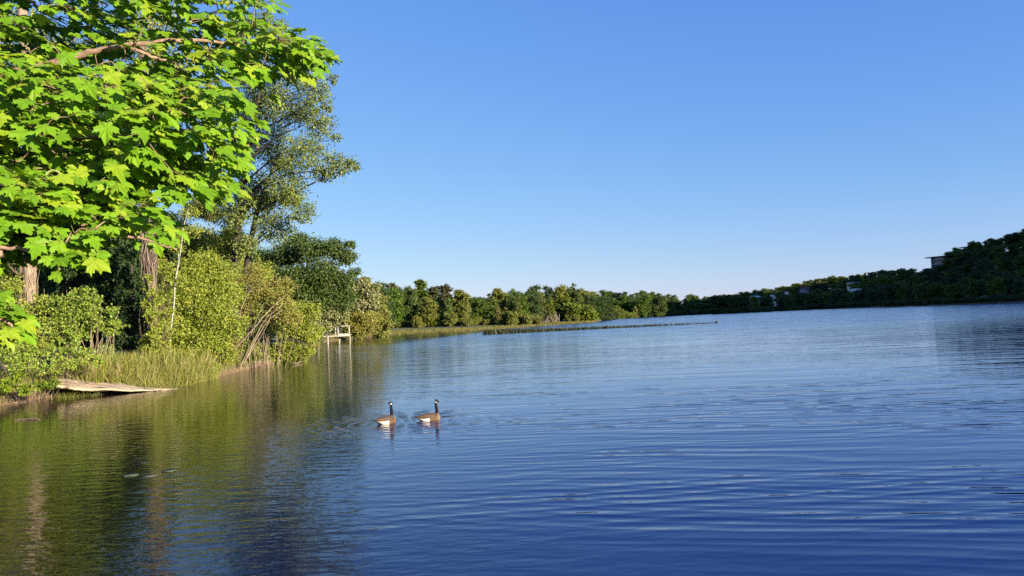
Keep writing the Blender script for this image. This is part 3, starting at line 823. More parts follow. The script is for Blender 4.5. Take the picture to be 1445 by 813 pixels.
# pale leaved poplar over the dock
D = 98
b0 = base_at(425, D)
tree_at('pale_leaved_tree', 'small tree with big pale yellow green leaves beside the dock', 'tree', b0, [b0, at(440, 455, D), at(455, 425, D), at(470, 400, D)], 0.16,
        CL(D, (470, 412, 20), (492, 408, 18), (510, 402, 14), (522, 415, 14), (488, 428, 18), (462, 436, 20), (508, 428, 14), (530, 405, 8), (440, 425, 20), (440, 455, 20), (455, 458, 14), (478, 445, 12), (526, 430, 10), (515, 396, 8), (462, 462, 7, 16), (448, 468, 9, 14), (476, 456, 6, 17), (452, 478, 6, 12), (487, 453, 5, 17)),
        'pale', 'brown', 520, 0.24, 14, twigs=1, droop=0.5)
# woods behind the bank, rising behind the maple
for k, (px, D, top, rpx, key, lab, per) in enumerate([
        (262, 74, 262, 48, 'olive', 'olive leaved tree behind the white birch sapling', 260),
        (300, 82, 300, 40, 'alder', 'fine leaved green tree left of the poplar trunks, in the back', 260),
        (130, 62, 120, 80, 'darkpoplar', 'tall dark tree hidden behind the maple leaves above the dark gap', 200),
        (30, 58, 60, 80, 'alder', 'tall green tree behind the maple at the left edge', 170),
        (-90, 48, 40, 100, 'olive', 'tall tree beyond the left edge of the view', 130)]):
    b0 = base_at(px, D)
    hb = hor(px)
    rng = np.random.default_rng(50 + k)
    pts = []
    NQ = 13 if k < 2 else 26
    for q_ in range(NQ):
        f_ = (q_ + 0.5) / NQ
        yy = top + rpx * 0.5 + (hb - 40 - top - rpx * 0.5) * f_ if k < 2 else top + rpx * 0.5 + (hb - 120 - top - rpx * 0.5) * f_
        pts.append((px + rng.uniform(-0.8, 0.8) * rpx, yy, rpx * rng.uniform(0.3, 0.6), rng.uniform(-3, 3)))
    tree_at('deciduous_tree', lab, 'tree', b0, [b0, at(px + 3, hb - 60, D), at(px - 4, (hb + top) / 2, D), at(px, top + rpx * 0.5, D)], 0.3, CL(D, *pts), key, 'brown', per, 0.17, 60 + k)
# shaggy trunks
D = 43
b0 = base_at(216, D)
shag = tree_at('shaggy_trunk_tree', 'thick shaggy grey brown trunk with peeling bark left of the birch sapling', 'tree', b0,
        [b0, at(216, 470, D), at(214, 400, D), at(210, 330, D), at(208, 268, D), at(204, 160, D), at(200, 60, D)], 0.25,
        CL(D, (190, 60, 50, 1), (240, 90, 45, 1), (160, 110, 40, 2), (215, 20, 50), (255, 140, 34, 2), (205, 120, 30, -1.2), (220, 180, 26, -1.2), (190, 170, 26, -1), (230, 225, 24, 0), (180, 225, 22, 0)), 'alder', 'pale', 120, 0.15, 21, r1=0.16, limb_r=0.25, sides=14)
D = 40
b0 = base_at(42, D)
tree_at('pale_trunk_tree', 'pale fibrous trunk wrapped in dry vines at the left edge', 'tree', b0,
        [b0, at(41, 470, D), at(42, 400, D), at(42, 350, D), at(46, 250, D), at(40, 120, D), at(30, 0, D)], 0.33, CL(D, (20, 40, 60, 1), (80, 70, 50, 1), (-30, 100, 60, 2), (35, 150, 40, -1.2), (60, 220, 30, -1), (15, 230, 30, -1), (40, 290, 20, -1)), 'alder', 'tan', 110, 0.15, 22, r1=0.22, limb_r=0.25, sides=14)
# dry vines clinging round the pale trunk
rng = np.random.default_rng(5)
vb = MB()
for k in range(46):
    a_ = rng.uniform(0, 6.28); r_ = 0.36
    z0, z1 = sorted(rng.uniform(0.3, 6.5, 2)); z1 = max(z1, z0 + 1)
    zz = np.linspace(z0, z1, 7)
    P = np.stack([r_ * np.cos(a_ + zz * 0.2) + rng.normal(size=7) * 0.06, r_ * np.sin(a_ + zz * 0.2) + rng.normal(size=7) * 0.06, zz], -1)
    if rng.random() < 0.35: P[-2:, :2] *= rng.uniform(1.3, 2.2)
    vb.tube(P, np.linspace(0.022, 0.008, 7), 4)
vo = vb.build('vine', BARK['tan']); vo.location = b0
tag(vo, 'dry tan vine stems hanging round the pale trunk at the left edge', 'vine')
# loose shaggy bark hanging on the upper part of the grey trunk
rng = np.random.default_rng(6); D = 43; vb = MB(); b0 = base_at(216, D)
for k in range(150):
    zt_ = rng.uniform(6.2, 9.4); a_ = rng.uniform(0, 6.28); L = rng.uniform(0.8, 2.2)
    zz = np.linspace(zt_, zt_ - L, 5)
    cx2 = (at(209, 300, D) - b0)[0]
    r_ = 0.24 + 0.3 * rng.random() * np.linspace(0.3, 1, 5) * np.interp(zz, [4.5, 6.5, 9.5], [.5, 1, .25])
    vb.tube(np.stack([cx2 + r_ * np.cos(a_), r_ * np.sin(a_), zz], -1) + rng.normal(size=(5, 3)) * 0.03, np.linspace(0.035, 0.012, 5), 4)
vo = vb.build('shaggy_bark', BARK['pale']); vo.parent = shag
# dark evergreens in the gap
for k, (px, D, top, w_) in enumerate([(150, 52, 300, 60), (186, 50, 340, 44), (112, 54, 330, 52), (235, 58, 300, 50)]):
    b0 = base_at(px, D); rng = np.random.default_rng(80 + k)
    pts = []
    for q_ in range(12):
        f_ = (q_ + 0.3) / 12
        for s_ in (-1, 1):
            pts.append((px + s_ * w_ * (0.12 + 0.42 * f_) * rng.uniform(.5, 1), top + (hor(px) + 10 - top) * f_, w_ * (0.2 + 0.26 * f_), rng.uniform(-1.5, 1.5)))
    tree_at('evergreen_tree', ['dark evergreen in the shaded gap, middle of the three left of the shaggy trunk', 'dark evergreen standing directly left of the shaggy trunk', 'dark evergreen at the left end of the shaded gap', 'dark evergreen hidden behind the birch thicket'][k], 'tree', b0,
            [b0, at(px, hor(px) - 60, D), at(px, top, D)], 0.2, CL(D, *pts), 'conifer', 'dark', 330, 0.16, 90 + k, limbs=False, droop=0.6)
# birch sapling
D = 43.5
b0 = at(237, 519, D); b0[2] = tz(b0[0], b0[1]) - 0.05
tree_at('birch_sapling', 'slender white birch sapling standing at the reeds', 'tree', b0, [b0, at(241, 505, D), at(240, 480, D), at(243, 450, D), at(246, 425, D), at(247, 400, D), at(252, 372, D), at(256, 345, D), at(259, 320, D), at(266, 295, D)], 0.046,
        CL(D + 0.6, (268, 300, 16), (258, 330, 15), (274, 325, 12), (250, 350, 13), (240, 440, 9, -.8), (247, 470, 10, -.9), (236, 485, 8, -.9), (256, 395, 9, -.8)), 'alder', 'birch', 420, 0.11, 23, r1=0.02)
# the wood behind the left bank
brng = random.Random(4)
for px in range(-120, 540, 34):
    for row in range(2):
        D = (88 if px < 330 else 135 if px < 430 else 185) + row * 28 + brng.uniform(-5, 5)
        put_far(brng.choice(['green_round', 'dark_round', 'olive_round', 'dark_round']), px + row * 14 + brng.uniform(-6, 6), np.interp(px, [-120, 200, 330, 430, 540], [300, 310, 345, 385, 408]) + brng.uniform(-10, 14), D, brng.uniform(26, 34) * (1 if px < 330 else 0.7),
                'leafy tree in the closed wood behind the left bank', group='wood behind the left bank')
# shrubs along the bank
shrub('alder_bush', 'big yellow green alder bush right of the birch sapling', 46, CL(46.5, (262, 420, 30), (285, 400, 32, 1), (300, 440, 32), (262, 465, 30), (245, 440, 22, .5), (300, 480, 28), (275, 495, 24), (320, 415, 28, 1), (328, 460, 24, .5), (250, 495, 22), (290, 372, 26, 1.5), (265, 385, 26, 1), (315, 385, 22, 1.5), (318, 500, 18)),
      'alder', 620, 0.105, 31)
shrub('alder_bush', 'yellow green alder bush between shaggy trunk and birch', 45, CL(44.2, (212, 440, 12), (228, 415, 18), (230, 450, 20), (222, 480, 20), (232, 505, 18), (205, 490, 8), (236, 390, 16, .6), (205, 405, 8, -1), (212, 360, 10, -1), (225, 375, 12), (209, 432, 9, -2), (221, 462, 11, -2), (207, 478, 9, -2), (217, 497, 11, -2), (224, 425, 9, -2), (211, 395, 6, -2), (213, 445, 10, -2.4), (219, 478, 11, -2.4), (208, 492, 10, -2.2), (215, 415, 7, -2.2)), 'alder', 620, 0.1, 32)
D = 50
stems = [([at(284, 527, D), at(318, 506, D), at(352, 470, D), at(378, 440, D + .5), at(402, 418, D + 1)], 0.05),
         ([at(338, 517, D), at(354, 488, D), at(372, 455, D), at(398, 430, D)], 0.05), ([at(342, 517, D), at(362, 478, D), at(380, 452, D), at(400, 437, D)], 0.055), ([at(340, 516, D), at(350, 484, D + .5), at(364, 446, D), at(372, 428, D)], 0.04),
         ([at(344, 514, D), at(360, 486, D + .4), at(376, 462, D), at(384, 440, D)], 0.04),
         ([at(302, 512, D), at(312, 484, D), at(318, 455, D), at(330, 420, D)], 0.035), ([at(336, 460, D - .5), at(342, 432, D - .5), at(352, 412, D), at(370, 402, D)], 0.035), ([at(320, 462, D - .6), at(330, 430, D - .6), at(341, 408, D)], 0.03), ([at(284, 524, D), at(294, 512, D), at(298, 498, D)], 0.03)]
shrub('leaning_alder', 'thicket of bare tan stems leaning right over the water edge', 51, CL(51.5, (345, 425, 24, 1), (372, 410, 24, 1), (395, 425, 22, .5), (410, 450, 20), (385, 455, 18, 1), (400, 405, 18, 1.5), (335, 400, 20, 1.5), (352, 450, 14, 2), (360, 385, 18, 2), (330, 490, 14, 1)),
      'olive', 520, 0.1, 33, stems=stems, barkkey='stem')
shrub('shore_bush', 'bright leafy bush dipping over the water right of the leaning stems', 60, CL(60, (420, 440, 22), (405, 465, 20), (425, 470, 18), (412, 492, 15), (430, 455, 16), (398, 488, 12), (438, 480, 10), (385, 498, 9), (440, 440, 16), (375, 470, 16, 2), (360, 480, 16, 3), (378, 492, 10, 1), (400, 500, 8), (425, 495, 8), (445, 470, 12, 2), (395, 506, 11), (410, 508, 9), (425, 505, 9), (380, 508, 9), (366, 500, 12, 2), (437, 496, 8)), 'alder', 560, 0.12, 34)
shrub('shore_bush', 'green bush above the leaning stems under the dark tree', 62, CL(66, (340, 395, 26), (370, 385, 20), (315, 360, 28), (330, 340, 24), (290, 345, 28, 2), (260, 350, 28, 2), (310, 420, 24), (350, 440, 22), (345, 475, 22), (335, 500, 12), (360, 500, 10), (320, 480, 18)), 'alder', 420, 0.12, 35)
shrub('light_shrub', 'light green shrub with pale stems in front of the dark gap', 38, CL(38.5, (100, 425, 18), (120, 440, 22), (135, 425, 14), (92, 450, 22), (140, 455, 16), (110, 470, 22), (75, 430, 18, .5), (155, 465, 14), (160, 440, 9), (122, 415, 9), (85, 475, 18), (165, 460, 8)), 'fresh', 560, 0.095, 36, stem_r=0.03, barkkey='stem')
shrub('light_shrub', 'tangled light green shrub around the pale trunk at the left edge', 38, CL(38, (20, 440, 26), (50, 460, 24, -.5), (-10, 460, 28), (25, 480, 24), (60, 430, 16, 1), (-40, 440, 36), (5, 410, 20, 1), (60, 490, 20), (-50, 490, 30), (20, 405, 14, 1)), 'alder', 520, 0.095, 37)
shrub('low_bush', 'low yellow green bush at the water edge, bottom left', 31, CL(31.5, (10, 545, 14), (35, 550, 11), (55, 545, 10), (-15, 548, 16), (25, 530, 12, .6), (-40, 545, 18), (70, 545, 7), (78, 538, 7, 2.2), (74, 530, 8, 3), (82, 543, 4, 1.7)), 'herb', 900, 0.085, 38, stem_r=0.012)
shrub('low_bush', 'low mixed green bush behind the sand spit, left end', 34, CL(34, (25, 515, 16), (55, 518, 14), (80, 520, 11), (5, 500, 18, 1), (40, 498, 16, 1), (75, 500, 14, 1), (100, 515, 10, .6), (-25, 515, 18), (120, 505, 12, 1), (105, 495, 14, 1.5), (140, 512, 8, .8)), 'fresh', 640, 0.085, 39, stem_r=0.012)
shrub('low_bush', 'low green growth at the waterline under the leaning stems', 53, CL(54, (352, 506, 9), (364, 502, 10), (375, 506, 8), (345, 498, 9, 1), (358, 490, 12, 1.5), (330, 505, 8, 1), (318, 512, 7, .5), (340, 486, 12, 2)), 'alder', 600, 0.09, 41, stem_r=0.012)
shrub('low_bush', 'low olive growth dipping in the water right of the dead branches', 60, CL(61, (400, 505, 9), (414, 505, 8), (428, 502, 8), (438, 494, 8, 3), (445, 486, 8, 12), (420, 494, 10, 1), (408, 492, 10, 1), (390, 507, 6)), 'olive', 600, 0.1, 42, stem_r=0.012)
shrub('low_bush', 'leafy green low bush among the tall grass behind the sand spit', 38, CL(38.5, (135, 508, 13), (160, 512, 12), (185, 518, 10), (120, 500, 12, 1), (150, 495, 14, 1.5), (205, 522, 8, .5)), 'fresh', 620, 0.09, 43, stem_r=0.012)
shrub('low_bush', 'small yellow green bush in the grass right of the birch sapling', 43, CL(43.6, (262, 515, 12), (280, 518, 10), (296, 520, 8), (252, 505, 12, .6), (272, 502, 12, .8)), 'alder', 620, 0.09, 44, stem_r=0.012)
shrub('willow_bush', 'soft olive willow behind the dock', 140, CL(150, (500, 440, 14), (515, 448, 14), (490, 455, 12), (520, 462, 10), (505, 464, 12), (530, 448, 8, 2), (478, 450, 12, 3), (492, 470, 8), (508, 474, 5)), 'olive', 900, 0.22, 40, stem_r=0.06)
# dead branch tangle and pale log at the water
rng = np.random.default_rng(9)
b0 = ground(392, 508); b0[2] = 0.0
db = MB()
for k in range(34):
    s0 = np.array([rng.uniform(-1.2, 1.6), rng.uniform(-0.6, 1.2), rng.uniform(0.1, 0.5)])
    ang = rng.uniform(0.2, 2.9); L = rng.uniform(0.8, 2.6)
    e0 = s0 + np.array([math.cos(ang) * L, -rng.uniform(0, .8), math.sin(ang) * L * 0.7])
    if rng.random() < .3: e0[2] = rng.uniform(-0.1, .25)
    limb(rng, s0, e0, rng.uniform(0.015, 0.035), 0.006, db, 4, sag=0.2)
o = db.build('dead_brush', BARK['dead']); o.location = b0
tag(o, 'tangle of bare dead branches at the water under the leafy bush', 'dead branches')
lb = MB(); P = spline([ground(363, 517) + [0, 0.4, 0.25], ground(372, 514) + [0, 0.2, 0.42], ground(381, 513) + [0, 0, 0.5]], 8)
lb.tube(P - P[0], np.linspace(0.11, 0.08, 8) , 8); o = lb.build('log', BARK['stem'], smooth=True); o.location = P[0]
tag(o, 'short pale log jutting from the bank beside the dead branches', 'log')
lb = MB(); P = spline([ground(392, 509) + [0, 0, 0.5], ground(405, 512) + [0, 0, .12], ground(420, 512.5) + [0, 0, .03], ground(438, 507) + [0, 0, .12]], 10)
lb.tube(P - P[0], np.linspace(0.045, 0.015, 10), 6); o = lb.build('fallen_branch', BARK['stem'], smooth=True); o.location = P[0]
tag(o, 'thin bare branch lying curved on the water under the shore bush', 'branch')

# sand spit: an undercut slab of pale sand that runs out to a point
top = [(77, 533.2, 35.0), (100, 534.5, 35.6), (140, 538, 36.2), (180, 542.5, 36.4), (210, 546.5, 36.2), (232, 548.6, 36.3), (258, 548.0, 37.2)]
front = [(79, 544.5, 33.9), (90, 547.0, 33.9), (104, 548.8, 33.8), (140, 550.3, 34.4), (180, 550.5, 35.0), (210, 550.4, 35.5), (232, 549.7, 36.0), (260, 548.7, 37.1)]
n_ = 40
T_ = spline([at(*q_) for q_ in top], n_); Fr = spline([at(*q_) for q_ in front], n_)
rng = np.random.default_rng(3)
rows = 10
S_ = np.linspace(0, 1, rows)
V = T_[:, None, :] * (1 - S_)[None, :, None] + Fr[:, None, :] * S_[None, :, None]
V[:, :, 2] += (np.sin(S_ * np.pi) * 0.03)[None, :] + rng.normal(size=(n_, rows)) * 0.009
ed = np.convolve(rng.normal(size=n_ + 6), np.ones(4) / 4, 'same')[3:-3]; V[:, -1, 1] += ed * 0.12; V[:, -2, 1] += ed * 0.07; V[:, :, 2] += np.convolve(rng.normal(size=n_ + 6), np.ones(5) / 5, 'same')[3:-3, None] * 0.03
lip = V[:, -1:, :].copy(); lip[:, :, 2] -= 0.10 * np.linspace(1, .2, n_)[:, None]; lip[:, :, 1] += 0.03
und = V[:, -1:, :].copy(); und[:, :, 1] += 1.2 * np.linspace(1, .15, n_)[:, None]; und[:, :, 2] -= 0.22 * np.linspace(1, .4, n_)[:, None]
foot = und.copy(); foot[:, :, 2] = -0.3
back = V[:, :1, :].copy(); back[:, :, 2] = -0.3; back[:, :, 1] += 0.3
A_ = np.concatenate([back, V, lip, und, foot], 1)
m_ = A_.shape[1]
i, j = np.meshgrid(np.arange(n_ - 1), np.arange(m_ - 1), indexing='ij')
sb = MB(); fq = np.stack([i * m_ + j, i * m_ + j + 1, (i + 1) * m_ + j + 1, (i + 1) * m_ + j], -1)
sb.add(A_.reshape(-1, 3), [fq[:, :rows + 1].reshape(-1, 4)])
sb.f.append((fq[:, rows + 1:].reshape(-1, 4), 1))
sb.add(A_[0], [np.arange(m_)[None, :]], 1)  # underside, foot and end cap take a darker brown than the sand
sandm = bumpy('pale_layered_sand', [(0.34, (0.08, 0.055, 0.035)), (0.4, (0.3, 0.21, 0.13)), (0.5, (0.46, 0.34, 0.22)), (0.75, (0.58, 0.44, 0.29))], 2.2, (0.6, 1.8, 2.5), bump=0.9, dist=0.09, detail=9)
tag(sb.build('sand_spit', [sandm, bumpy('dark_spit_underside', [(0.3, (0.018, 0.013, 0.009)), (0.7, (0.05, 0.036, 0.024))], 5, rough=0.6)], smooth=True), 'pale tan undercut sand spit running out to a point in the water', 'sand spit', kind='structure')

# ------------------------------------------------------------------ grass, reeds, marsh
BL = np.array([[0, -0.02, 0], [0, 0.02, 0], [0.5, -0.016, 0.03], [0.5, 0.016, 0.03], [0.85, -0.008, 0.12], [0.85, 0.008, 0.12], [1, 0, 0.2]])
BLF = [[[0, 1, 3, 2], [2, 3, 5, 4]], [[4, 5, 6]]]
def off_spit(P):
    px_ = 722.5 + F * P[:, 0] / P[:, 1]
    lim = np.interp(px_, [76, 100, 140, 180, 210, 230], [35.0, 35.4, 36.1, 36.3, 36.2, 36.0]) + 0.25 * np.sin(px_ * 0.31) + 0.15 * np.sin(px_ * 0.83)
    return P[(px_ < 76) | (px_ > 231) | (P[:, 1] > lim - 0.2)]
def blades(mb, rng, P, hgt, lean=0.25, wide=1.0, mi=0):
    n = len(P)
    tip = np.stack([rng.normal(size=n) * lean, rng.normal(size=n) * lean, np.ones(n)], -1)
    nor = np.stack([rng.normal(size=n), rng.normal(size=n), np.zeros(n) + 0.1], -1)
    tpl = BL.copy(); tpl[:, 1] *= wide
    mb.leaves(P, tip, nor, hgt, tpl, BLF, mi)
rng = np.random.default_rng(77)
def scatter(n, x0, x1, dmin, dmax, pwr=1.0):
    """points on the bank: n of them, picture columns x0..x1, dmin..dmax metres behind the water edge"""
    px_ = rng.uniform(x0, x1, n); t_ = []
    L = np.array([tuple(q_) for q_ in shore_pts])
    cols = 722.5 + F * L[9:46, 0] / L[9:46, 1]
    yy = np.interp(px_, cols[:36], L[9:45, 1]); xx = np.interp(px_, cols[:36], L[9:45, 0])
    d_ = dmin + (dmax - dmin) * rng.random(n) ** pwr
    nx, ny = xx - CX, yy - CY; l_ = np.hypot(nx, ny)
    X_ = xx + nx / l_ * d_; Y_ = yy + ny / l_ * d_
    return np.stack([X_, Y_, terrain(X_, Y_)], -1)
gb = MB()
P = off_spit(scatter(9000, 85, 305, -0.35, 3.5, 1.3)); P[:, 2] = np.maximum(P[:, 2], -0.1)
wav = 0.55 + 0.45 * np.sin(P[:, 0] * 2.1) * np.sin(P[:, 1] * 1.7 + 1)
blades(gb, rng, P, rng.uniform(0.25, 1.05, len(P)) * (0.4 + 0.6 * wav), 0.36, 0.9)
P = off_spit(scatter(5000, 120, 300, 1.5, 8, 1.0)); blades(gb, rng, P, rng.uniform(0.5, 1.4, len(P)), 0.25, 0.9)
P = scatter(1500, 295, 345, 0.6, 2.5); blades(gb, rng, P, rng.uniform(0.2, 0.5, len(P)), 0.3, 0.9)
P = off_spit(scatter(5000, -60, 120, 0.4, 7)); blades(gb, rng, P, rng.uniform(0.25, 0.7, len(P)), 0.4, 1.2)
q_ = rng.integers(0, 17, 260); P = Fr[q_] + np.stack([rng.normal(size=260) * 0.1, rng.uniform(-0.12, 0.25, 260), np.zeros(260)], -1); P[:, 2] = -0.05
blades(gb, rng, P, rng.uniform(0.12, 0.36, len(P)), 0.45, 0.9)
P = off_spit(scatter(1300, 60, 345, -0.1, 4)); P[:, 2] = np.maximum(P[:, 2], -0.05); blades(gb, rng, P, rng.uniform(0.3, 1.15, len(P)), 0.5, 0.7, mi=1)
P = scatter(900, -60, 90, 0.05, 1.2); blades(gb, rng, P, rng.uniform(0.15, 0.5, len(P)), 0.6, 0.9, mi=1)
tag(gb.build('bank_grass', [LEAF['grass'], LEAF['dry']]), 'tall yellow green grass and reeds along the left bank', 'grass', kind='stuff')
# low leafy ground cover on the left bank
hb_ = MB()
P = off_spit(scatter(15000, -80, 300, 0.3, 14)); n = len(P)
P[:, 2] += rng.random(n) ** 1.5 * 0.5
hb_.leaves(P, rng.normal(size=(n, 3)) * [1, 1, 0.3], np.array([0, -0.2, 1.0]) + rng.normal(size=(n, 3)) * 0.4, rng.uniform(0.06, 0.14, n), RH, RHF)
P = scatter(9000, 290, 450, 0.8, 12); n = len(P); P[:, 2] += rng.random(n) ** 1.5 * 0.4
hb_.leaves(P, rng.normal(size=(n, 3)) * [1, 1, 0.3], np.array([0, -0.2, 1.0]) + rng.normal(size=(n, 3)) * 0.4, rng.uniform(0.08, 0.18, n), RH, RHF)
tag(hb_.build('ground_cover', LEAF['fresh']), 'low leafy ground cover under the shrubs on the left bank', 'ground cover', kind='stuff')
mb_ = MB()
P = scatter(14000, 440, 842, 0.0, 42, 1.3); P[:, 2] = np.maximum(P[:, 2], 0)
blades(mb_, rng, P, rng.uniform(0.1, 0.34, len(P)) * (1 + P[:, 1] / 400), 0.3, 7.0)
tag(mb_.build('marsh_grass', LEAF['marsh']), 'yellowish marsh grass in front of the far wood', 'grass', kind='stuff')
# dark weed bar on the open water
wb_ = MB()
n = 13000
u_ = rng.random(n) ** 1.25
px_ = 680 + u_ * 330
dens = np.interp(px_, [680, 700, 760, 820, 900, 960, 1010], [1, 1, .9, .85, .7, .45, .2])
clump = (np.sin(px_ * 0.43) + np.sin(px_ * 0.171 + 1) + np.sin(px_ * 0.83 + 2)) * 0.2 + 0.75
keep = rng.random(n) < dens * np.clip(clump, 0.15, 1)
px_ = px_[keep]; u_ = u_[keep]; n = len(px_)
Dw = np.interp(px_, [680, 760, 860, 1010], [143, 147, 152, 158]) + rng.normal(size=n) * np.interp(px_, [680, 1010], [1.1, 0.25])
P = np.stack([(px_ - 722.5) / F * Dw, Dw, np.full(n, -0.05)], -1)
blades(wb_, rng, P, rng.uniform(0.2, 0.75, n) * np.interp(px_, [680, 780, 1000], [1.4, 1.0, 0.6]), 0.35, 4.0)
tag(wb_.build('weed_bar', LEAF['weed']), 'thin dark bar of water weeds standing in the open lake', 'water weeds', kind='stuff')
for k, (px, D, w_, h_) in enumerate([(562, 142, .5, .2), (577, 142, .5, .25), (597, 142, .3, .45), (989, 156, .22, .28), (1008, 158, .12, .42)]):
    tb = MB(); x_ = (px - 722.5) / F * D
    P = np.stack([rng.normal(size=60) * w_ * 0.6, rng.normal(size=60) * 0.2, np.full(60, -0.05)], -1)
    blades(tb, rng, P, rng.uniform(0.6, 1.2, 60) * (h_ + .05), 0.3, 3.0)
    o = tb.build('weed_tuft', LEAF['weed']); o.location = (x_, D, 0)
    tag(o, ['flat dark weed tuft on the calm water right of the dock, leftmost of three', 'flat dark weed tuft on the calm water right of the dock, middle of three', 'upright dark weed tuft on the calm water right of the dock, rightmost of three',
            'small dark weed tuft near the right end of the weed bar', 'last upright weed tuft past the right end of the weed bar'][k], 'weed tuft')
# fallen dead branches at the wooded point
rng = np.random.default_rng(19)
D = 322; c0 = at(778, hor(778), D); z0 = tz(c0[0], c0[1]); db = MB()
for k in range(26):
    s0 = np.array([rng.uniform(-3.5, 3.5), rng.uniform(-2, 1), 0.0]); ang = rng.uniform(0.5, 2.7); L = rng.uniform(2, 5.5)
    limb(rng, s0, s0 + [math.cos(ang) * L, rng.uniform(-1, 1), math.sin(ang) * L], rng.uniform(.1, .2), .05, db, 4, sag=.25)
o = db.build('fallen_tree', BARK['dead']); o.location = (c0[0], c0[1], z0)
tag(o, 'grey pink fallen dead branches at the water edge of the wooded point', 'fallen tree')
D = 292; c0 = at(592, hor(592), D); db = MB()
for k in range(16):
    s0 = np.array([rng.uniform(-2, 2), rng.uniform(-1, 1), 0.0]); ang = rng.uniform(0.3, 2.9); L = rng.uniform(1, 2.2)
    limb(rng, s0, s0 + [math.cos(ang) * L, rng.uniform(-1, 1), math.sin(ang) * L], .08, .03, db, 4, sag=.25)
o = db.build('dead_brush', BARK['dead']); o.location = (c0[0], c0[1], tz(c0[0], c0[1]))
tag(o, 'small dead brush heap at the marsh edge below the dark olive tree', 'dead branches')

# ------------------------------------------------------------------ dock
DW = plain('weathered_white_paint', (0.46, 0.43, 0.37)); DG = plain('grey_dock_boards', (0.4, 0.34, 0.27)); DD = plain('grey_dock_post', (0.42, 0.38, 0.32))
D = 120; k_ = D / F
xa, ya, za = at(474, 473.6, D)
dock = thing('dock', (xa, ya, 0), 'small wooden dock on posts with a white railing at its right end', 'dock', rz=0.04)
Z = za
x_l, x_r, x_m = -19.5 * k_, 19 * k_, 3.2 * k_
pb = MB()
for q_ in range(int((x_r - x_l) / 0.16)):
    pb.box(((x_l + 0.08 + q_ * 0.16), 0.9, Z), (0.145, 2.0, 0.045))
pb.build('deck', DG, dock)
part('fascia', DG, dock, [(((x_l + x_m) / 2, -0.13, Z - 0.07), (x_m - x_l, 0.05, 0.2))])
part('white_fascia', DW, dock, [(((x_m + x_r) / 2, -0.13, Z + 0.04), (x_r - x_m, 0.06, 0.42))])
for px_o, yo in ((-24.2, -0.25), (-10.5, -0.25), (2.0, 1.7)):
    part('leg', DD, dock, [((px_o * k_, yo, (Z - 1.0) / 2), (0.17, 0.17, Z + 1.0))])
part('leg', DD, dock, [(((x_r - 0.2), 1.7, (Z - 1.0) / 2), (0.14, 0.14, Z + 0.9))])
part('ramp', DG, dock, [((x_l - 0.35, 0.5, Z - 0.05), (1.0, 1.2, 0.06))])
for xo in (x_m + 0.02, x_r):
    part('railing_post', DW, dock, [((xo, -0.02, Z + 0.72), (0.13, 0.13, 1.44))])
part('railing_bar', DW, dock, [(((x_m + x_r) / 2, -0.02, Z + 1.38), (x_r - x_m - 0.13, 0.08, 0.1))])
part('rear_post', DD, dock, [((-3.2 * k_, 1.8, Z + 0.62), (0.14, 0.14, 1.24))])

# ------------------------------------------------------------------ floating things near the shore
pad = plain('pale_floating_leaf', (0.075, 0.085, 0.05), 0.6)
for k, (px, py, L) in enumerate([(184, 671, 0.3), (211, 672, 0.24), (239, 665, 0.24)]):
    c0 = ground(px, py); rng = np.random.default_rng(200 + k)
    a_ = np.linspace(0, 2 * np.pi, 14, endpoint=False); rr_ = L / 2 * (1 + 0.12 * rng.normal(size=14))
    m_ = MB(); ring = np.stack([rr_ * np.cos(a_), rr_ * 0.8 * np.sin(a_), 0.012 + 0.006 * rng.random(14)], -1)
    V = np.vstack([ring, ring * [1, 1, 0] + [0, 0, 0.004], [[0, 0, 0.012]]])
    m_.add(V, [[[q_, (q_ + 1) % 14, 28] for q_ in range(14)], [[q_ + 14, (q_ + 1) % 14 + 14, (q_ + 1) % 14, q_] for q_ in range(14)]])
    o = m_.build('floating_leaf', pad, smooth=True); o.location = c0
    tag(o, ['pale floating leaf, leftmost and largest of the three side by side', 'pale floating leaf in the middle of the three side by side', 'pale floating leaf, rightmost of the three side by side'][k], 'floating leaf')
c0 = ground(38, 593); m_ = MB(); m_.tube(spline([[-.38, 0, 0.0], [0, .03, .03], [.4, -.02, .01]], 8), np.linspace(.035, .02, 8), 6)
o = m_.build('floating_stick', BARK['brown']); o.location = c0
tag(o, 'brown stick floating on the water left of the sand spit reflection', 'stick')

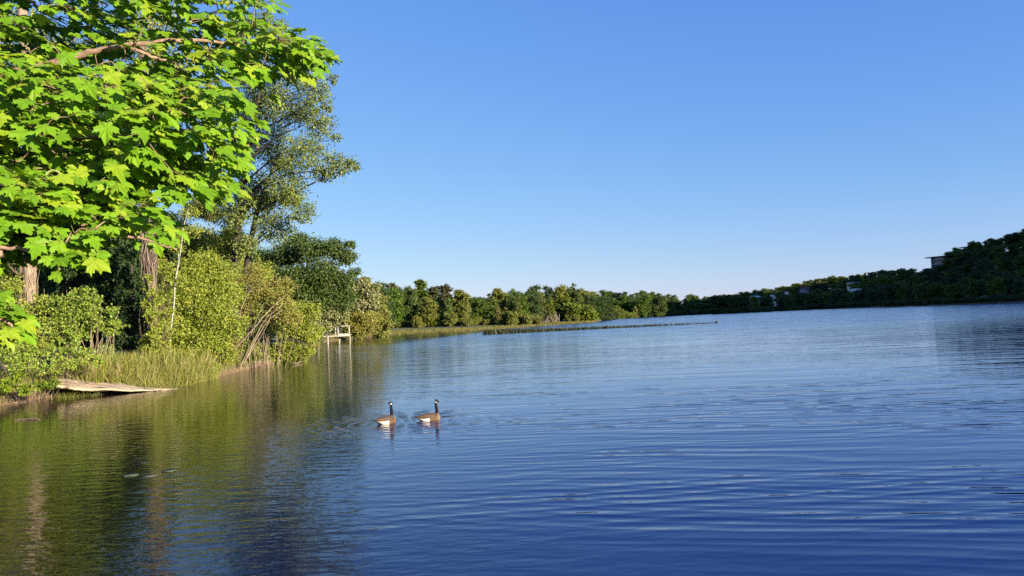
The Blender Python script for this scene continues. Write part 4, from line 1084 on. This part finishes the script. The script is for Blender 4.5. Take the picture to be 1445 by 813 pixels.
# ------------------------------------------------------------------ two geese
def goose(name, loc, heading, head_turn, label, neck_len=0.30, seed=0):
    """+x is the swimming direction; the body, neck and head are one remeshed surface"""
    mb = MB()
    # body rings: x, half width, z of the middle, half height
    prof = [(-0.40, 0.012, 0.135, 0.010), (-0.36, 0.035, 0.130, 0.022), (-0.30, 0.070, 0.118, 0.045), (-0.24, 0.105, 0.100, 0.078), (-0.15, 0.142, 0.075, 0.115), (-0.04, 0.163, 0.062, 0.138),
            (0.08, 0.165, 0.058, 0.145), (0.17, 0.150, 0.060, 0.138), (0.24, 0.120, 0.068, 0.115), (0.29, 0.080, 0.078, 0.078), (0.315, 0.02, 0.085, 0.02)]
    xs = np.array(prof); t = np.linspace(0, len(prof) - 1, 44)
    pr = np.stack([np.interp(t, np.arange(len(prof)), xs[:, k]) for k in range(4)], -1)
    a = np.linspace(0, 2 * np.pi, 32, endpoint=False)
    V = np.stack([np.repeat(pr[:, 0], 32), (pr[:, 1][:, None] * np.cos(a)[None]).ravel(), (pr[:, 2][:, None] + pr[:, 3][:, None] * np.sign(np.sin(a)) * np.abs(np.sin(a)) ** 0.85).ravel()], -1)
    n_ = len(pr); i, j = np.meshgrid(np.arange(n_ - 1), np.arange(32), indexing='ij')
    mb.add(V, [np.stack([i * 32 + j, (i + 1) * 32 + j, (i + 1) * 32 + (j + 1) % 32, i * 32 + (j + 1) % 32], -1).reshape(-1, 4), np.arange(32)[None, :], (np.arange(32)[::-1] + (n_ - 1) * 32)[None, :]])
    nk = spline([[0.10, 0, 0.06], [0.19, 0, 0.13], [0.225, 0, 0.22], [0.215, 0, 0.36], [0.205, 0, 0.45], [0.215, 0, 0.515]], 26)
    nr = np.interp(np.linspace(0, 1, 26), [0, .18, .4, .7, 1], [0.11, 0.083, 0.048, 0.036, 0.034])
    mb.tube(nk, nr, 18)
    ht = np.array([nk[-1][0], 0, 0.527]); hx = np.array([math.cos(head_turn), math.sin(head_turn), 0.0])
    hp = [ht - hx * 0.032 + [0, 0, -0.006], ht - hx * 0.012 + [0, 0, 0.004], ht + hx * 0.018 + [0, 0, 0.008], ht + hx * 0.045 + [0, 0, 0.001], ht + hx * 0.066 + [0, 0, -0.008]]
    hs = spline(hp, 14); mb.tube(hs, np.interp(np.linspace(0, 1, 14), [0, .2, .5, .75, 1], [0.020, 0.041, 0.043, 0.033, 0.018]), 16)
    tail = spline([[-0.30, 0, 0.13], [-0.40, 0, 0.125], [-0.455, 0, 0.118]], 8)
    me = mb.mesh(name + '_raw', [])
    tmp = bpy.data.objects.new('tmp_body', me); COL.objects.link(tmp)
    md = tmp.modifiers.new('r', 'REMESH'); md.mode = 'VOXEL'; md.voxel_size = 0.0065; md.use_smooth_shade = True
    m2 = tmp.modifiers.new('s', 'SMOOTH'); m2.factor = 0.5; m2.iterations = 5
    dg = bpy.context.evaluated_depsgraph_get()
    body = bpy.data.meshes.new_from_object(tmp.evaluated_get(dg))
    bpy.data.objects.remove(tmp)
    nv = len(body.vertices); co = np.zeros(nv * 3, np.float32); body.vertices.foreach_get('co', co); co = co.reshape(-1, 3)
    rng = np.random.default_rng(seed)
    x, y, z = co.T
    col = np.zeros((nv, 3))
    brown = np.array([0.085, 0.048, 0.027]); side = np.array([0.12, 0.07, 0.04]); breast = np.array([0.2, 0.135, 0.088]); white = np.array([0.66, 0.6, 0.5]); black = np.array([0.012, 0.011, 0.011])
    mixf = lambda c0, c1, k: c0 * (1 - k[:, None]) + c1 * k[:, None]
    col = mixf(np.tile(side, (nv, 1)), np.tile(brown, (nv, 1)), smooth01((z - 0.11) / 0.05))
    col = mixf(col, np.tile(breast, (nv, 1)), smooth01((x - 0.17) / 0.07) * smooth01((0.2 - z) / 0.06))
    wob = 0.012 * np.sin(y * 60 + x * 30)
    col = mixf(col, np.tile(white, (nv, 1)), smooth01((-0.035 - x + wob) / 0.04) * smooth01((0.104 + (-x - 0.15) * 0.08 - z + wob) / 0.018))
    col = mixf(col, np.tile(black, (nv, 1)), np.maximum(smooth01((-0.355 - x) / 0.02), smooth01((-0.29 - x) / 0.03) * smooth01((z - 0.125) / 0.015)))
    # black neck and head with a white chin strap
    dn = np.min(np.linalg.norm(co[:, None, :] - nk[None, 8:, :], axis=2), axis=1)
    neck = smooth01((z - (0.205 + 0.03 * (0.2 - x))) / 0.012)
    col = mixf(col, np.tile(black, (nv, 1)), neck)
    col = mixf(col, np.tile(breast, (nv, 1)), smooth01((x - 0.22) / 0.02) * smooth01((0.205 - z) / 0.01) * smooth01((z - 0.12) / 0.03))
    rel = co - ht; al = rel @ hx; la = rel @ np.array([-hx[1], hx[0], 0])
    ck = smooth01((np.abs(la) - 0.012) / 0.008) * smooth01((0.014 - rel[:, 2]) / 0.008) * smooth01((rel[:, 2] + 0.036) / 0.008) * smooth01((0.030 - al) / 0.008) * smooth01((al + 0.03) / 0.01)
    chin = smooth01((-0.018 - rel[:, 2]) / 0.006) * smooth01((rel[:, 2] + 0.042) / 0.006) * smooth01((al + 0.002) / 0.01) * smooth01((0.04 - al) / 0.01)
    col = mixf(col, np.tile(white, (nv, 1)), np.clip(np.maximum(ck, chin), 0, 1))
    ca = body.color_attributes.new('plumage', 'FLOAT_COLOR', 'POINT')
    ca.data.foreach_set('color', np.concatenate([col, np.ones((nv, 1))], 1).astype(np.float32).ravel())
    body.materials.clear(); body.materials.append(FEATHER)
    t = thing(name, loc, label, 'goose', 'pair of geese swimming', heading)
    o = bpy.data.objects.new('body', body); COL.objects.link(o); o.parent = t
    bl = MB()
    b0_ = ht + hx * 0.058 + [0, 0, -0.008]
    P = spline([b0_, b0_ + hx * 0.028 + [0, 0, -0.006], b0_ + hx * 0.056 + [0, 0, -0.016]], 8)
    bl.tube(P, np.array([.0165, .016, .0145, .0125, .0105, .009, .0075, .004]), 10)
    bl.build('bill', BLACKP, t, smooth=True)
    for s_ in (-1, 1):
        e = MB(); c_ = ht + hx * 0.030 + np.array([-hx[1], hx[0], 0]) * s_ * 0.036 + [0, 0, 0.018]
        e.tube(np.array([c_ - [0, 0, .006], c_ - [0, 0, .003], c_, c_ + [0, 0, .003], c_ + [0, 0, .006]]), np.array([.002, .0052, .006, .0052, .002]), 8)
        e.build('eye', BLACKP, t, smooth=True)
    # folded wing on each side: a shell of long feathers that ends in dark tips over the tail
    for s_ in (-1, 1):
        wv = []; nu, nw = 18, 9
        for u in np.linspace(0, 1, nu):
            for v_ in np.linspace(0, 1, nw):
                xx = 0.16 - 0.53 * u - 0.05 * (1 - v_)
                hw = np.interp(xx, xs[:, 0], xs[:, 1]); zc = np.interp(xx, xs[:, 0], xs[:, 2]); hh2 = np.interp(xx, xs[:, 0], xs[:, 3])
                ang = np.interp(v_, [0, 1], [R(8 + 30 * u ** 2), R(86)])
                grow = 1.055 + 0.03 * math.sin(math.pi * u)
                zmin = 0.105 + 0.035 * u
                zz_ = max(zc + hh2 * grow * math.sin(ang), zmin + 0.01 * v_) + 0.006
                wv.append((xx, s_ * max(hw * grow * math.cos(ang), 0.012 * (1 - v_) + 0.004), zz_))
        wv = np.array(wv); i, j = np.meshgrid(np.arange(nu - 1), np.arange(nw - 1), indexing='ij')
        fq = np.stack([i * nw + j, i * nw + j + 1, (i + 1) * nw + j + 1, (i + 1) * nw + j], -1).reshape(-1, 4)
        wm_ = MB(); wm_.add(wv, [fq if s_ < 0 else fq[:, ::-1]])
        wo = wm_.build('wing', WING, t, smooth=True)
        sm_ = wo.modifiers.new('thick', 'SOLIDIFY'); sm_.thickness = 0.012; sm_.offset = 0
    tm = MB()
    for k in range(5):
        yy = (k - 2) * 0.022
        tm.box((-0.40 - 0.02 * (1 - abs(k - 2) / 3), yy, 0.128), (0.13, 0.03, 0.008), rz=-(k - 2) * 0.09)
    tm.build('tail', BLACKP, t)
    t.scale = (0.93, 0.93, 0.95)
    return t
FEATHER, nt, out = newmat('goose_plumage')
at_ = N(nt, 'ShaderNodeVertexColor'); at_.layer_name = 'plumage'
tc = N(nt, 'ShaderNodeTexCoord'); wv_ = N(nt, 'ShaderNodeTexWave', i_Scale=9.0, i_Distortion=3.0, i_Detail=2.0); nt.links.new(tc.outputs['Object'], wv_.inputs['Vector'])
rp = ramp(nt, [(0.2, (0.72, 0.7, 0.68)), (0.8, (1.15, 1.15, 1.15))]); nt.links.new(wv_.outputs['Fac'], rp.inputs[0])
mx = N(nt, 'ShaderNodeMixRGB', blend_type='MULTIPLY'); mx.inputs[0].default_value = 1.0
nt.links.new(at_.outputs[0], mx.inputs[1]); nt.links.new(rp.outputs[0], mx.inputs[2])
p = N(nt, 'ShaderNodeBsdfPrincipled', i_Roughness=0.8); p.inputs['Specular IOR Level'].default_value = 0.12
nt.links.new(mx.outputs[0], p.inputs['Base Color']); nt.links.new(p.outputs[0], out.inputs[0])
WING, nt, out = newmat('brown_barred_wing')
tc = N(nt, 'ShaderNodeTexCoord'); wv_ = N(nt, 'ShaderNodeTexWave', i_Scale=7.0, i_Distortion=4.0, i_Detail=2.0); nt.links.new(tc.outputs['Object'], wv_.inputs['Vector'])
rp = ramp(nt, [(0.12, (0.16, 0.105, 0.065)), (0.35, (0.075, 0.043, 0.025)), (0.9, (0.05, 0.029, 0.018))]); nt.links.new(wv_.outputs['Fac'], rp.inputs[0])
p = N(nt, 'ShaderNodeBsdfPrincipled', i_Roughness=0.6); nt.links.new(rp.outputs[0], p.inputs['Base Color']); nt.links.new(p.outputs[0], out.inputs[0])
BLACKP = plain('black_bill_and_tail', (0.012, 0.012, 0.013), 0.4)
goose('goose', (GOOSE1[0], GOOSE1[1], -0.015), R(54), R(112), 'black necked brown goose on the left, looking back to the left over the lake', seed=1)
goose('goose', (GOOSE2[0], GOOSE2[1], -0.03), R(24), R(-52), 'black necked brown goose on the right, head and white cheek turned right', seed=2)

# ------------------------------------------------------------------ the maple that hangs in from the left
HALF = [(0.0, 0.0), (-0.05, 0.16), (-0.11, 0.36), (0.03, 0.335), (0.12, 0.31), (0.19, 0.45), (0.27, 0.60), (0.38, 0.56), (0.53, 0.64), (0.48, 0.52), (0.55, 0.46), (0.44, 0.30), (0.60, 0.285), (0.71, 0.335), (0.76, 0.2), (0.86, 0.14)]
outl = HALF[1:] + [(1.0, 0.0)] + [(x_, -y_) for x_, y_ in HALF[:0:-1]]
ML = [(0.0, 0.0)] + [(0.27, 0.0)] + outl
ML = np.array(ML)
zf = -0.10 * np.abs(ML[:, 1]) ** 1.3 - 0.16 * np.clip(ML[:, 0], 0, 1) ** 2 + 0.05 * np.abs(np.sin(ML[:, 1] * 9))
ML3 = np.column_stack([ML[:, 0], ML[:, 1], zf])
no = len(outl)
MF = [[[1, 2 + q_, 2 + q_ + 1] for q_ in range(no - 1)] + [[1, 0, 2], [1, 2 + no - 1, 0]]]
mrng = np.random.default_rng(12)
TB = np.array([-5.4, 3.2, tz(-5.4, 3.2) - 0.1])
maple = thing('maple_tree', TB, 'bright green maple whose leafy branches hang into the view from the left', 'tree')
def m_part(mb, name, mat, **kw):
    for k in range(len(mb.v)): mb.v[k] = mb.v[k] - TB
    return mb.build(name, mat, maple, **kw)
tr = MB(); P = spline([TB, TB + [0.05, 0.05, 2.0], TB + [-0.1, 0.1, 4.5], TB + [0.0, 0.0, 8.0]], 14); tr.tube(P, np.linspace(0.24, 0.08, 14), 14)
TP = P
m_part(tr, 'trunk', BARK['brown'], smooth=True)
paths = {
    'A': [(-120, 118, 4.6), (75, 88, 4.7), (130, 72, 4.75), (185, 64, 4.8), (245, 57, 4.9), (320, 60, 5.1), (390, 68, 5.3), (440, 78, 5.45)],
    'A2': [(178, 65, 4.8), (215, 80, 4.85), (240, 87, 4.9), (275, 87, 5.0)],
    'B': [(-110, 215, 4.3), (80, 195, 4.4), (200, 196, 4.5), (235, 190, 4.55), (277, 183, 4.6), (310, 190, 4.8), (365, 210, 4.95)],
    'B2': [(-100, 170, 4.8), (60, 140, 5.0), (180, 130, 5.1), (280, 140, 5.2), (350, 160, 5.3)],
    'C': [(-100, 320, 4.0), (40, 300, 4.1), (110, 314, 4.15), (153, 328, 4.25), (205, 338, 4.4), (250, 352, 4.5)],
    'C2': [(-100, 380, 3.8), (0, 350, 3.9), (60, 360, 3.95), (90, 385, 4.0)],
    'D': [(-120, 440, 3.6), (-40, 440, 3.65), (5, 452, 3.7), (26, 466, 3.75)],
    'E': [(-100, -60, 5.2), (30, -5, 5.2), (55, 14, 5.2), (85, 30, 5.2)],
    'E3': [(-100, -170, 5.2), (80, -110, 5.2), (200, -80, 5.3), (300, -50, 5.4), (362, -30, 5.5)],
    'E4': [(-80, 10, 5.6), (80, 40, 5.7), (200, 25, 5.7), (300, 30, 5.8), (360, 40, 5.9)],
    'E2': [(-60, -120, 5.6), (120, -30, 5.6), (260, 0, 5.7), (340, 5, 5.8), (372, 12, 5.85)],
}
BR = {}
for k, pts in paths.items():
    Q = [at(*q_) for q_ in pts]
    if k != 'A2':
        z_ = Q[0][2] - 0.35
        tp = TP[np.argmin(np.abs(TP[:, 2] - z_))]
        Q = [tp] + Q
    Pb = spline(Q, 40); BR[k] = Pb
    r0 = {'A': 0.026, 'A2': 0.012, 'B': 0.02, 'B2': 0.022, 'C': 0.02, 'C2': 0.016, 'D': 0.016, 'E': 0.024, 'E2': 0.024, 'E3': 0.02, 'E4': 0.012}[k]
    bb = MB(); bb.tube(Pb + mrng.normal(size=Pb.shape) * 0.004, np.linspace(r0, 0.004, 40), 8)
    BR[k + 'mb'] = bb
def inpoly(x_, y_, poly):
    c = np.zeros(len(x_), bool); n_ = len(poly)
    for a in range(n_):
        x1, y1 = poly[a]; x2, y2 = poly[(a + 1) % n_]
        cond = ((y1 > y_) != (y2 > y_)) & (x_ < (x2 - x1) * (y_ - y1) / (y2 - y1 + 1e-9) + x1)
        c ^= cond
    return c
layers = [
    (['A', 'A2', 'B2', 'E', 'E2', 'E3', 'E4'], [(-260, -190), (250, -190), (372, -60), (374, -5), (360, 25), (395, 48), (445, 70), (438, 84), (410, 84), (396, 106), (382, 118), (345, 118), (320, 105), (250, 110), (180, 120), (100, 110), (-260, 150)], (4.7, 5.9), 600, 0.11),
    (['B', 'B2'], [(-260, 60), (60, 90), (180, 112), (290, 120), (340, 152), (340, 185), (362, 220), (330, 215), (322, 250), (285, 275), (240, 252), (200, 245), (150, 262), (80, 280), (-260, 300)], (4.1, 5.2), 520, 0.115),
    (['C', 'C2'], [(-260, 240), (60, 255), (150, 255), (200, 288), (238, 318), (244, 338), (212, 330), (160, 312), (128, 336), (95, 368), (70, 342), (20, 338), (-10, 360), (-260, 400)], (3.9, 4.6), 310, 0.115),
    (['D'], [(-200, 400), (-20, 415), (4, 438), (22, 462), (20, 470), (-200, 485)], (3.5, 3.9), 34, 0.12),
]
LP, LT, LN, LS = [], [], [], []
pet = MB(); twg = {k: MB() for k in paths}
for keys, poly, (d0, d1), ncl, lsz in layers:
    pl = np.array(poly, float); cen = []
    while len(cen) < ncl:
        x_ = mrng.uniform(pl[:, 0].min(), pl[:, 0].max(), 400); y_ = mrng.uniform(pl[:, 1].min(), pl[:, 1].max(), 400)
        ok = inpoly(x_, y_, poly)
        cen += list(zip(x_[ok], y_[ok]))
    cen = cen[:ncl]
    if 'A' in keys:
        cen += [(x_ + mrng.uniform(-8, 8), float(np.interp(x_, [380, 455], [70, 80])) + mrng.uniform(-1, 0.9) * (5 + 18 * (450 - x_) / 75)) for x_ in np.linspace(375, 448, 26)]
    cs = []
    for (x_, y_) in cen:
        c = at(x_, y_, mrng.uniform(d0, d1))
        cs.append((min(np.linalg.norm(BR[k][8:] - c, axis=1).min() for k in keys), c))
    cs.sort(key=lambda q_: q_[0])
    nodes = np.concatenate([BR[k][8:] for k in keys]); own = sum(([k] * 32 for k in keys), [])
    for bd, c in cs:
        dd = np.linalg.norm(nodes - c, axis=1); ii = int(np.argmin(dd))
        bk, root = own[ii], nodes[ii]
        nodes = np.vstack([nodes, c]); own.append(bk)
        mid = (root + c) / 2 + np.array([0, 0, 0.02]) + mrng.normal(size=3) * 0.015
        twg[bk].tube(spline([root, mid, c], 6), np.linspace(0.0042 if bd < 0.3 else 0.003, 0.0016, 6), 5, cap=False)
        out_d = (c - root); out_d = out_d / (np.linalg.norm(out_d) + 1e-6) + np.array([0.5, -0.1, 0])
        for q_ in range(mrng.integers(5, 9)):
            ang = mrng.uniform(0, 6.28)
            dr = np.array([math.cos(ang), math.sin(ang), mrng.normal() * 0.35]) + out_d * 0.5
            dr /= np.linalg.norm(dr)
            L = mrng.uniform(0.05, 0.15)
            b_ = c + dr * L + np.array([0, 0, -0.015])
            pet.tube(np.array([c, (c + b_) / 2 + [0, 0, 0.012], b_]), 0.0013, 3, cap=False)
            LP.append(b_)
            LT.append(dr * 0.45 + np.array([0.75, -0.15, -0.52]) + mrng.normal(size=3) * 0.2)
            LN.append(np.array([0.38, -0.36, 0.9]) + mrng.normal(size=3) * 0.22 + dr * 0.1)
            LS.append(lsz * mrng.uniform(0.45, 1.02))
lm = MB()
LP, LT, LN, LS = map(np.array, (LP, LT, LN, LS)); var = mrng.integers(0, 4, len(LP))
for v_ in range(4):
    tp = ML3.copy()
    tp[:, 2] *= (1.0, 2.0, 0.4, 1.5)[v_]
    if v_ == 1: tp[:, 2] -= 0.25 * np.abs(tp[:, 1])                       # folded along the midrib
    if v_ == 2: tp[:, 2] += 0.22 * tp[:, 1] ** 2 + 0.05 * np.sin(tp[:, 0] * 7)   # cupped
    if v_ == 3: tp[:, 2] -= 0.22 * np.clip(tp[:, 0], 0, 1) ** 3 - 0.12 * tp[:, 1]; tp[:, 1] *= 0.85
    k_ = var == v_
    lm.leaves(LP[k_], LT[k_], LN[k_], LS[k_], tp, MF, tuv=ML)
m_part(lm, 'crown', LEAF['maple'], uv=True)
m_part(pet, 'leaf_stalk', plain('leaf_stalk_green', (0.2, 0.2, 0.05)))
for k in paths:
    bb = BR[k + 'mb']; t_ = twg[k]
    if t_.v:
        for f_, m_ in t_.f: bb.f.append((f_ + bb.n, 0))
        bb.v += t_.v; bb.n += t_.n
    m_part(bb, 'branch', BARK['twig'], smooth=True)
# a pair of winged seeds
SEED = plain('pale_green_seed_wing', (0.42, 0.45, 0.16))
for px, py, D in [(250, 203, 4.35), (75, 240, 3.95), (322, 198, 4.6)]:
    c = at(px, py, D); m_ = MB()
    for s_ in (-1, 1):
        P = np.array([[0, 0, 0], [0.009 * s_, 0, -0.002], [0.022 * s_, 0, -0.008], [0.034 * s_, 0, -0.018], [0.04 * s_, 0, -0.026]]) + c
        m_.tube(P, np.array([.003, .004, .0045, .0055, .002]), 6)
    m_part(m_, 'winged_seed', SEED)
